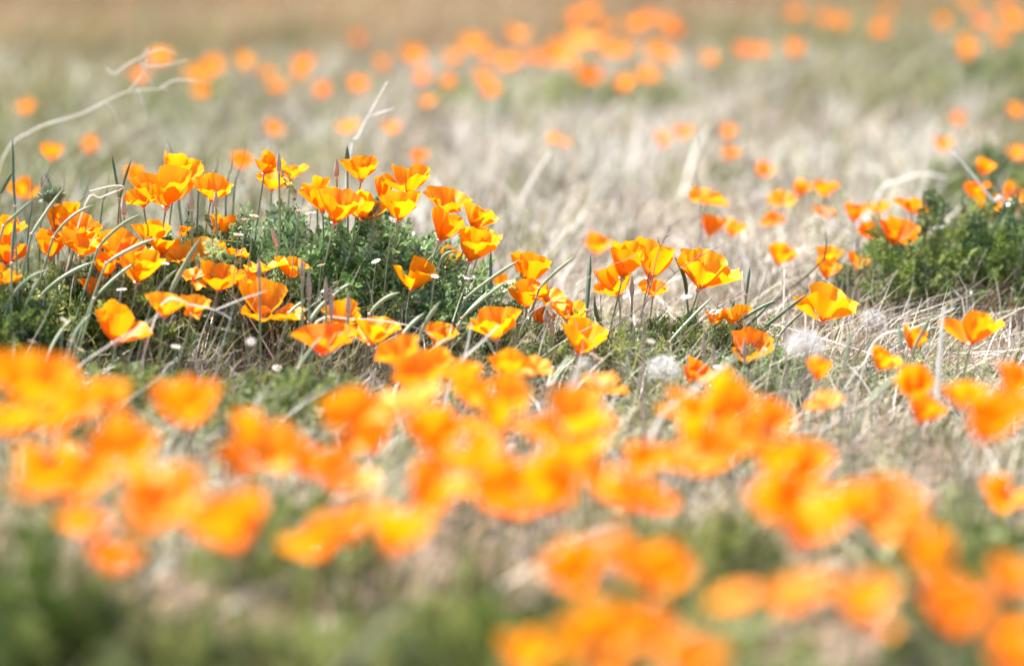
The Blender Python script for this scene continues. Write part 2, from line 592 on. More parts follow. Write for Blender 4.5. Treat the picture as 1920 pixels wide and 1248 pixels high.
def tufts(n, d0, d1, m, hm, w, tint, spread_=0.010, region=None, lean=0.15):
    """clumps of blades that share a root and a colour"""
    x, y = spread(n, d0, d1, 0.4)
    if region is not None:
        x, y = keep(U(n) < region(x, y), x, y)
    n = len(x)
    ht = hm * (0.5 + 0.8 * U(n))
    tt = np.clip(tint(n), 0, 1)
    R_ = lambda a: np.repeat(a, m)
    k = n * m
    X_, Y_ = R_(x) + rng.normal(0, spread_, k), R_(y) + rng.normal(0, spread_, k)
    return blades(X_, Y_, R_(ht) * (0.45 + 0.6 * U(k)), w * (0.6 + 0.7 * U(k)), lean + np.abs(rng.normal(0, 0.45, k)), U(k) * 6.283, rng.normal(0.25, 0.4, k),
                  np.clip(R_(tt) + rng.normal(0, 0.12, k), 0, 1), 4, None, 0.04)


mix = lambda n: np.where(U(n) < 0.5, 0.8 + 0.3 * U(n), 0.05 + 0.3 * U(n))
near_far = lambda x, y: np.where(y < 6.8, 1.0, 0.25) * (1 - 0.75 * zone(x, y, -1.0, 5.6, 0.5, 1.8)) * (1 - 0.6 * zone(x, y, 1.1, 5.6, 0.4, 1.4))
stuff('dry_tufts', [tufts(700, 3.3, 7.5, 26, 0.11, 0.0022, mix, 0.016, near_far), tufts(330, 2.25, 3.3, 16, 0.055, 0.0013, mix, 0.009), tufts(110, 1.5, 2.25, 18, 0.05, 0.0016, mix, 0.012)],
      M['straw'], 'spiky tufts of silvery and dark dead grass all over the field', 'dry grass')
stuff('green_tufts', [tufts(680, 3.3, 8.0, 24, 0.11, 0.0023, lambda n: U(n), 0.016, lambda x, y: green_amount(x, y) + 0.2 + 0.6 * zone(x, y, -0.9, 5.4, 0.5, 1.8)), tufts(200, 2.25, 3.3, 14, 0.05, 0.0015, lambda n: U(n), 0.008), tufts(110, 1.5, 2.25, 20, 0.055, 0.0020, lambda n: 0.15 + U(n), 0.012)],
      M['green'], 'loose tufts of olive and yellow-green grass in the straw', 'grass')

# ------------------------------------------------------------------ feathery leaves
def fern_leaf(r, pairs, lobes, Ln=1.0):
    """one finely divided leaf of unit length growing along +z, all quads"""
    V, Fq = [], []
    bend = r.uniform(0.15, 0.5)

    def sp(t):
        return np.array([bend * t * t, 0.04 * math.sin(5 * t), t * (1 - 0.15 * bend * t)]) * Ln

    def quad(a, b, w, nrm):
        ax = b - a
        s = np.cross(ax, nrm)
        s = s / (np.linalg.norm(s) + 1e-9) * w
        i = len(V)
        mid = a + ax * 0.6
        V.extend([a, mid - s, b, mid + s])
        Fq.append((i, i + 1, i + 2, i + 3))
    K = 3
    for i in range(K):
        a, b = sp(i / K), sp((i + 1) / K)
        j = len(V)
        w = 0.014 * (1 - 0.5 * i / K)
        V.extend([a + (0, -w, 0), a + (0, w, 0), b + (0, w * .8, 0), b + (0, -w * .8, 0)])
        Fq.append((j, j + 1, j + 2, j + 3))
    for i in range(pairs):
        t = 0.35 + 0.62 * i / max(1, pairs - 1)
        c = sp(t)
        ln = 0.34 * (1.15 - 0.75 * (t - 0.35)) * r.uniform(0.8, 1.15)
        for s in (-1, 1):
            ang = math.radians(r.uniform(32, 58))
            d = np.array([r.uniform(-0.25, 0.35), s * math.sin(ang), math.cos(ang)])
            d = d / np.linalg.norm(d)
            e = c + d * ln * 0.5
            for q in range(lobes):
                a2 = math.radians((q - (lobes - 1) / 2) * 34 + r.uniform(-10, 10))
                # turn in the leaf's plane
                dd = np.array([d[0] + r.uniform(-0.3, 0.3), d[1] * math.cos(a2) + d[2] * math.sin(a2), -d[1] * math.sin(a2) + d[2] * math.cos(a2)])
                st = c + d * ln * 0.5 * (0.2 + 0.5 * (q % 2))
                quad(st, st + dd / np.linalg.norm(dd) * ln * r.uniform(0.45, 0.65), 0.043, np.array([1.0, 0.2 * s, 0.25]))
    return np.array(V), np.array(Fq)


lr = random.Random(3)
LEAVES = [fern_leaf(lr, 5, 4) for _ in range(7)]
SMALL = [fern_leaf(lr, 3, 2) for _ in range(6)]


def instance(temps, P, D, scale, tint, jitter=0.27):
    """merge copies of leaf templates at points P, grown along D"""
    n = len(P)
    D = D / np.linalg.norm(D, axis=1, keepdims=True)
    ref = rng.normal(0, 1, (n, 3))
    Xa = np.cross(ref, D)
    Xa /= np.linalg.norm(Xa, axis=1, keepdims=True)
    Ya = np.cross(D, Xa)
    which = rng.integers(0, len(temps), n)
    Vs, Fs, Ts, off = [], [], [], 0
    for k, (tv, tf) in enumerate(temps):
        i = np.where(which == k)[0]
        if not len(i):
            continue
        m = len(tv)
        s = scale[i][:, None, None]
        V = P[i][:, None, :] + s * (tv[None, :, 0:1] * Xa[i][:, None, :] + tv[None, :, 1:2] * Ya[i][:, None, :] + tv[None, :, 2:3] * D[i][:, None, :])
        Fq = tf[None] + (np.arange(len(i)) * m)[:, None, None] + off
        T = np.repeat(tint[i], m) + np.repeat(rng.normal(0, jitter, (len(i), m // 4)), 4, axis=1).ravel()
        Vs.append(V.reshape(-1, 3)); Fs.append(Fq.reshape(-1, 4)); Ts.append(T)
        off += V.shape[0] * m
    return np.vstack(Vs), np.vstack(Fs), np.clip(np.concatenate(Ts), 0, 1)


def low_weeds():
    sets = []
    for n, d0, d1, sc in ((15000, 2.25, 3.1, 0.021), (3000, 3.1, 5.0, 0.035), (1500, 1.5, 2.25, 0.03)):
        x, y = spread(n, d0, d1, 0.3)
        g = 0.05 + 0.5 * green_amount(x, y) + 1.3 * (vnoise(x, y, 0.11, 21) - 0.45) - 0.35 * zone(x, y, 0.45, 2.5, 0.25, 0.35)
        g = g - 0.55 * zone(x, y, 0.10, 3.7, 0.35, 0.4)
        k_ = U(n) < g
        x, y = keep(k_, x, y)
        n = len(x)
        P = np.stack([x, y, gz(x, y) + 0.022 * U(n)], -1)
        D = np.stack([rng.normal(0.25, 0.55, n), rng.normal(0, 0.5, n), 0.5 + 0.6 * U(n)], -1)
        sets.append(instance(SMALL, P, D, sc * (0.7 + 0.8 * U(n)), np.clip(rng.normal(0.55, 0.3, n), 0, 1)))
    stuff('low_weeds', sets, M['weed'], 'low feathery green weeds creeping through the straw', 'weeds')


low_weeds()


def bush(px, py, d, rx, ry, h, n, leaf, mat, label, seedtint=0.5, group=None, lean=0.25):
    """a leafy poppy plant: a mound of finely cut leaves"""
    c = at(px, py, d)
    cx, cy = c.x, c.y
    cz = gzf(cx, cy)
    e = thing('leafy_plant', (cx, cy, cz), label, 'plant', group)
    th = U(n) * 2 * math.pi
    ph = np.arccos(U(n))
    rr = 0.25 + 0.72 * U(n) ** 0.55
    bump = 0.62 + 0.72 * vnoise(np.cos(th) * 2 + 9, np.sin(th) * 2 + 1.5 * ph, 0.5, int(px) % 17)
    P = np.stack([rx * rr * bump * np.sin(ph) * np.cos(th), ry * rr * bump * np.sin(ph) * np.sin(th), h * rr * bump * np.cos(ph)], -1)
    N_ = np.stack([P[:, 0] / rx ** 2, P[:, 1] / ry ** 2, P[:, 2] / h ** 2], -1)
    N_ /= np.linalg.norm(N_, axis=1, keepdims=True) + 1e-6
    D = N_ * 0.7 + np.stack([rng.normal(lean, 0.4, n), rng.normal(0, 0.4, n), 0.55 + 0.5 * U(n)], -1)
    P = P - 0.35 * leaf * D
    P[:, 2] = np.maximum(P[:, 2], 0.001)
    tint = np.clip(seedtint + rng.normal(0, 0.3, n), 0, 1)
    V, Fq, T = instance(LEAVES, P, D, leaf * (0.65 + 0.6 * U(n)), tint)
    link('foliage', np_mesh('foliage', V, Fq, mat, {'tint': T}), e, kind='stuff')
    # leaf stalks rising from the root crown
    k = 26
    parts = []
    for i in range(k):
        a = random.uniform(0, 6.28)
        q = random.uniform(0.2, 0.75)
        tip = Vector((rx * q * math.cos(a), ry * q * math.sin(a), h * random.uniform(0.45, 0.85)))
        b0 = Vector((rx * 0.25 * q * math.cos(a), ry * 0.25 * q * math.sin(a), -0.004))
        parts.append(tube_np(bez(b0, (b0 + tip) / 2 + Vector((0, 0, h * 0.15)), tip, 5), [0.0013] * 4 + [0.0007], 4))
    V, Fq = join_np(parts)
    link('leaf_stalks', np_mesh('leaf_stalks', V, Fq, M['stem']), e, kind='stuff')
    return e


bush(640, 520, 3.06, 0.150, 0.13, 0.142, 1150, 0.042, M['leafblue'], 'tall bushy mound of blue-green feathery leaves crowned with poppies', 0.62)
bush(400, 545, 3.02, 0.115, 0.11, 0.130, 720, 0.040, M['leafblue'], 'feathery green plant under orange poppies, joining the tall leafy mound', 0.62)
bush(205, 560, 2.95, 0.125, 0.10, 0.095, 480, 0.036, M['leafgreen'], 'low green plant tangled with slanting seed pods', 0.5)
bush(10, 590, 2.88, 0.085, 0.10, 0.100, 560, 0.034, M['leafgreen'], 'dark green plant under deep orange poppies beside upright dark pods', 0.3)
bush(850, 580, 2.98, 0.075, 0.09, 0.085, 300, 0.036, M['leafblue'], 'feathery green skirt of leaves beside long arching pods', 0.55)
bush(1000, 640, 2.92, 0.060, 0.07, 0.055, 200, 0.026, M['leafgreen'], 'thin green tuft in straw under the bowl-shaped golden poppy', 0.75)
bush(1170, 640, 2.90, 0.055, 0.06, 0.050, 200, 0.024, M['leafgreen'], 'thin green tuft under the bare dark twigs', 0.75)
bush(1780, 560, 3.33, 0.120, 0.10, 0.120, 240, 0.038, M['leafgreen'], 'small dark green bush under poppies with bent white straws', 0.4)
bush(1915, 520, 3.45, 0.085, 0.10, 0.115, 230, 0.038, M['leafgreen'], 'dark green bush edge beside bare brown soil', 0.3)
bush(1700, 580, 3.24, 0.075, 0.07, 0.085, 150, 0.036, M['leafgreen'], 'loose green sprays at the open side of the dark bush', 0.4)
bush(1885, 560, 3.28, 0.075, 0.08, 0.135, 230, 0.038, M['leafgreen'], 'tall dark green plant with brown stems under bush poppies', 0.25)
bush(1265, 605, 2.97, 0.050, 0.05, 0.062, 220, 0.026, M['leafgreen'], 'upright fresh green weed crossed by bare dark twigs', 0.65)
bush(1420, 690, 2.88, 0.060, 0.06, 0.048, 330, 0.022, M['leafblue'], 'low ferny green tuft under a deep orange cup poppy', 0.75)
bush(1375, 640, 3.0, 0.05, 0.05, 0.055, 200, 0.024, M['leafgreen'], 'little green tuft with half-hidden golden poppies', 0.45)
bush(560, 700, 2.68, 0.085, 0.07, 0.045, 330, 0.024, M['leafgreen'], 'low scrubby green weed patch speckled with straw', 0.55)
bush(280, 690, 2.66, 0.085, 0.07, 0.050, 330, 0.026, M['leafgreen'], 'scrubby grey-green weed patch below the clear-standing poppy', 0.65)
bush(60, 690, 2.62, 0.07, 0.07, 0.055, 260, 0.028, M['leafgreen'], 'dark scrubby weed patch below the dark-podded plant', 0.4)
for i, (px, py, d, rx, ry, h, n, t) in enumerate(((60, 1000, 1.80, 0.060, 0.09, 0.105, 210, 0.18), (300, 1060, 1.80, 0.08, 0.09, 0.06, 100, 0.9), (620, 1040, 1.84, 0.09, 0.09, 0.06, 120, 0.9),
                                                 (900, 1010, 1.86, 0.08, 0.08, 0.07, 230, 0.7), (1230, 1010, 1.90, 0.09, 0.09, 0.055, 170, 0.95), (1540, 1110, 1.76, 0.08, 0.09, 0.05, 150, 0.9),
                                                 (1870, 1010, 1.84, 0.065, 0.10, 0.085, 180, 0.4), (830, 1170, 1.68, 0.06, 0.06, 0.05, 90, 0.55), (520, 880, 2.1, 0.08, 0.08, 0.06, 170, 0.75),
                                                 (1290, 900, 2.1, 0.08, 0.08, 0.05, 150, 0.9), (1800, 860, 2.15, 0.08, 0.08, 0.045, 150, 0.75), (430, 1180, 1.68, 0.07, 0.06, 0.045, 120, 0.6))):
    bush(px, py, d, rx, ry, h, n, 0.036, M['leafgreen'],
         ['blurred dark green plant with heavy shade at its foot', 'blurred olive plant below a pair of golden poppies', 'blurred light green plant between two poppy drifts', 'blurred bright green plant under the thickest poppy drift',
          'blurred grey-green plant beside pale straw', 'blurred grey-green plant under pale peach-coloured poppies', 'blurred mossy green plant beside the deep orange poppies', 'blurred green tuft behind a lone small golden poppy',
          'blurred olive plant under the broad even poppy', 'blurred pale plant under the golden drift beyond the seed head', 'blurred grey-green plant under the big round poppy bowl', 'blurred olive tuft rooted in bare brown litter'][i], t)
for i, (px, py, d, rx, h, n, t) in enumerate(((1110, 165, 5.7, 0.24, 0.075, 90, 0.95), (920, 165, 5.7, 0.14, 0.07, 50, 0.95), (1850, 110, 6.0, 0.22, 0.09, 150, 0.45), (1880, 300, 4.1, 0.10, 0.085, 160, 0.35), (365, 175, 5.4, 0.15, 0.07, 60, 0.9))):
    bush(px, py, d, rx, 0.16, h, n, 0.05, M['leafgreen'],
         ['hazy green plant under the dense distant poppy cluster', 'hazy green plant at the thin end of the distant cluster', 'hazy dark green plant under distant poppies on green grass', 'hazy dark green tuft behind the bush with bent straws', 'hazy green plant behind the curled dry stalk'][i], t)

# ------------------------------------------------------------------ poppies
KINDS = {  # start angle, end angle of the petal from the flower's axis, ruffle, span
    'c': (54, 0, 0.05, 66),
    'f': (50, 12, 0.07, 66),
    'o': (54, 34, 0.10, 64),
    'w': (58, 62, 0.12, 60),
}


def petal(kind, r):
    a0, a1, ruf, span = KINDS[kind]
    a0 += r.uniform(-6, 6)
    a1 += r.uniform(-12, 14)
    span = math.radians(span + r.uniform(-4, 5))
    nu, nv = 13, 9
    ph, ph2 = r.uniform(0, 6.28), r.uniform(0, 6.28)
    k1, k2 = r.uniform(1.6, 2.6), r.uniform(3.5, 5.5)
    notch = r.uniform(0, 0.06)
    skew = r.uniform(-0.12, 0.12)
    V, along, across = [], [], []
    for i in range(nv + 1):
        t = i / nv
        for j in range(nu):
            u = -1 + 2 * j / (nu - 1)
            # length of the petal falls off to its sides, the rim is wavy
            ln = (1 - 0.20 * u * u - 0.10 * u ** 6 + skew * u + 0.025 * math.sin(k2 * u * 2 + ph) - notch * math.exp(-(u * 5) ** 2))
            s = t * ln
            # integrate the profile
            rho = z = 0
            m = 8
            for q in range(m):
                tq = s * (q + 0.5) / m
                al = math.radians(a0 + (a1 - a0) * min(1, tq) ** 0.8)
                rho += math.sin(al) * s / m
                z += math.cos(al) * s / m
            rho += 0.035
            wd = (0.55 + 0.45 * min(1, t * 1.6))
            phi = u * span * wd
            n_off = ruf * t ** 2.2 * (math.sin(k1 * math.pi * u + ph) + 0.5 * math.sin(k2 * math.pi * u + ph2))
            n_off -= 0.05 * t * (abs(u) ** 3)
            al = math.radians(a0 + (a1 - a0) * min(1, s) ** 0.8)
            rr = rho + n_off * math.cos(al)
            zz = z - n_off * math.sin(al)
            V.append((rr * math.cos(phi), rr * math.sin(phi), zz))
            along.append(t)
            across.append(u)
    Q_ = [(i * nu + j, i * nu + j + 1, (i + 1) * nu + j + 1, (i + 1) * nu + j) for i in range(nv) for j in range(nu - 1)]
    return np.array(V), np.array(Q_), along, across


pr = random.Random(5)
PET = {}
for kd in KINDS:
    shapes = [petal(kd, pr) for _ in range(8)]
    for hue in ('golden', 'orange', 'deep'):
        PET[kd, hue] = [np_mesh('petal', v, q, M[hue], {'along': a, 'across': c}) for v, q, a, c in shapes]


def stamen_mesh():
    parts = []
    for i in range(22):
        a, q = i * 2.4, 0.25 + 0.03 * i
        tip = Vector((math.cos(a) * q * 0.26, math.sin(a) * q * 0.26, 0.34 - 0.1 * q))
        parts.append(tube_np([Vector((tip.x * 0.2, tip.y * 0.2, 0)), tip * 0.6, tip], [0.010, 0.014, 0.022], 4))
    V, q = join_np(parts)
    return np_mesh('stamens', V, q, M['stamen'])


def lathe(name, prof, mat, seg=10):
    V, Q_ = [], []
    for r_, z_ in prof:
        for j in range(seg):
            a = 2 * math.pi * j / seg
            V.append((r_ * math.cos(a), r_ * math.sin(a), z_))
    for i in range(len(prof) - 1):
        for j in range(seg):
            j2 = (j + 1) % seg
            Q_.append((i * seg + j, i * seg + j2, (i + 1) * seg + j2, (i + 1) * seg + j))
    return np_mesh(name, np.array(V), np.array(Q_), mat)


STAMENS = stamen_mesh()
RECEPT = lathe('receptacle', [(0.018, -0.14), (0.04, -0.09), (0.07, -0.03), (0.105, -0.002), (0.108, 0.006), (0.06, 0.012), (0.001, 0.01)], M['rim'])
WIDTH = {'c': 1.10, 'f': 1.20, 'o': 1.42, 'w': 1.66}      # width of the flower in petal lengths
SHAPE = {'c': 'cup-shaped', 'f': 'funnel-shaped', 'o': 'open', 'w': 'wide-open flat'}


def stem_path(base_dir, head, axis_, wind):
    g = Vector((head.x - wind, head.y + random.uniform(-0.03, 0.03), 0))
    g.z = gzf(g.x, g.y) - 0.004
    H = max(0.02, head.z - g.z)
    mid = head - axis_ * H * 0.55
    mid.z = max(mid.z, g.z + 0.3 * H)
    return g, bez(g, mid, head, 8)


def poppy(px, py, w, d, kind='f', hue='orange', tilt=8, face=12, place='', note='', group=None, label=None):
    wid = (1.15 if 2.7 < d < 3.6 else 1.02 if d < 2.7 else 0.86) * w * d / F
    wid = max(0.030, min(0.066, wid)) if not (w < 42 and d < 3.3) else max(0.018, wid)
    Lp = wid / WIDTH[kind]
    ax = Vector((math.sin(math.radians(tilt)), -math.sin(math.radians(face)), 1.0)).normalized()
    ctr = at(px, py, d)
    zmin = gzf(ctr.x, ctr.y) + 0.022
    if ctr.z < zmin:
        ctr.z = zmin
    hc = {'c': 0.42, 'f': 0.36, 'o': 0.28, 'w': 0.14}[kind]
    head = ctr - ax * Lp * hc
    head.z = max(head.z, gzf(ctr.x, ctr.y) + 0.010)
    g, path = stem_path(None, head - ax * Lp * 0.12, ax, random.uniform(0.0, 0.03) + 0.12 * max(0, math.sin(math.radians(tilt))) * max(0, ctr.z))
    size = 'small' if wid < 0.036 else ('large' if wid > 0.054 else '')
    hname = {'golden': 'golden', 'orange': 'orange', 'deep': 'deep orange'}[hue]
    if label is None:
        label = ' '.join(t for t in (size, SHAPE[kind], hname, 'poppy', note, place) if t)
    if len(label.split()) > 16:
        label = ' '.join(label.split()[1:])
    e = thing('poppy', g, label, 'flower', group)
    V, q = tube_np([p - g for p in path], [0.0012 - 0.0002 * i / 7 for i in range(8)], 6)
    link('stem', np_mesh('stem', V, q, M['stem']), e)
    rot = ax.to_track_quat('Z', 'Y')
    spin = random.uniform(0, 6.28)
    hloc = head - g
    rq = rot @ Quaternion((0, 0, 1), spin)
    o = link('receptacle', RECEPT, e, hloc, rq)
    o.scale = (Lp,) * 3
    o = link('stamens', STAMENS, e, hloc, rq)
    o.scale = (Lp * 0.85,) * 3
    for k in range(4):
        pm = random.choice(PET[kind, hue])
        droop = random.gauss(0, 7) + (0 if random.random() > (0.12 if d > 2.5 else 0.25) else 28)
        qk = rq @ Quaternion((0, 0, 1), math.pi / 2 * k + random.gauss(0, 0.10)) @ Quaternion((0, 1, 0), math.radians(droop))
        s = Lp * (1.0 if k % 2 else 0.95) * random.uniform(0.93, 1.06)
        o = link('petal', pm, e, hloc, qk)
        o.scale = (s, s * random.uniform(0.94, 1.06), s)
    return e


# clusters: phrase that places the flower, group name
PL = {
    'crest': ('on the crest of the leafy mound', 'poppies on the crest of the leafy mound'),
    'peak': ('in the bunch beside the mound crest', 'poppies bunched beside the crest'),
    'pods': ('among slanting green seed pods', 'poppies among the slanting seed pods'),
    'skirt': ('at the foot of the leafy mound', 'poppies at the foot of the mound'),
    'edge': ('by the upright dark pods', 'poppies by the upright dark pods'),
    'straw': ('in straw beside arching pods', 'poppies in the straw beside the mound'),
    'twigs': ('by the bare dark twigs', 'poppies by the bare twigs'),
    'clock': ('near the white seed heads', 'poppies near the dandelion seed heads'),
    'bush': ('on the small dark bush', 'poppies on the small dark bush'),
    'behind': ('blurred in grey straw', 'blurred poppies in grey straw'),
    'haze': ('blurred behind the leafy mound', 'blurred poppies behind the mound'),
    'far': ('in the dense distant cluster', 'poppies in the dense distant cluster'),
    'farl': ('in the distant drift by the curled stalk', 'poppies in the distant drift by the dry stalk'),
    'farr': ('blurred on distant green grass', 'poppies on the distant green grass'),
    'f1': ('in the blurred drift over darkest leaves', 'blurred poppies over the dark green plant'),
    'f2': ('in the thick blurred drift', 'blurred poppies in the thick drift'),
    'f3': ('in the blurred drift beyond grey-green leaves', 'blurred poppies beyond the grey-green plant'),
    'f4': ('blurred over mossy green leaves', 'blurred poppies over mossy green'),
    'f5': ('blurred low over green leaves', 'blurred low poppies over green leaves'),
}
K = {'g': 'golden', 'o': 'orange', 'd': 'deep'}
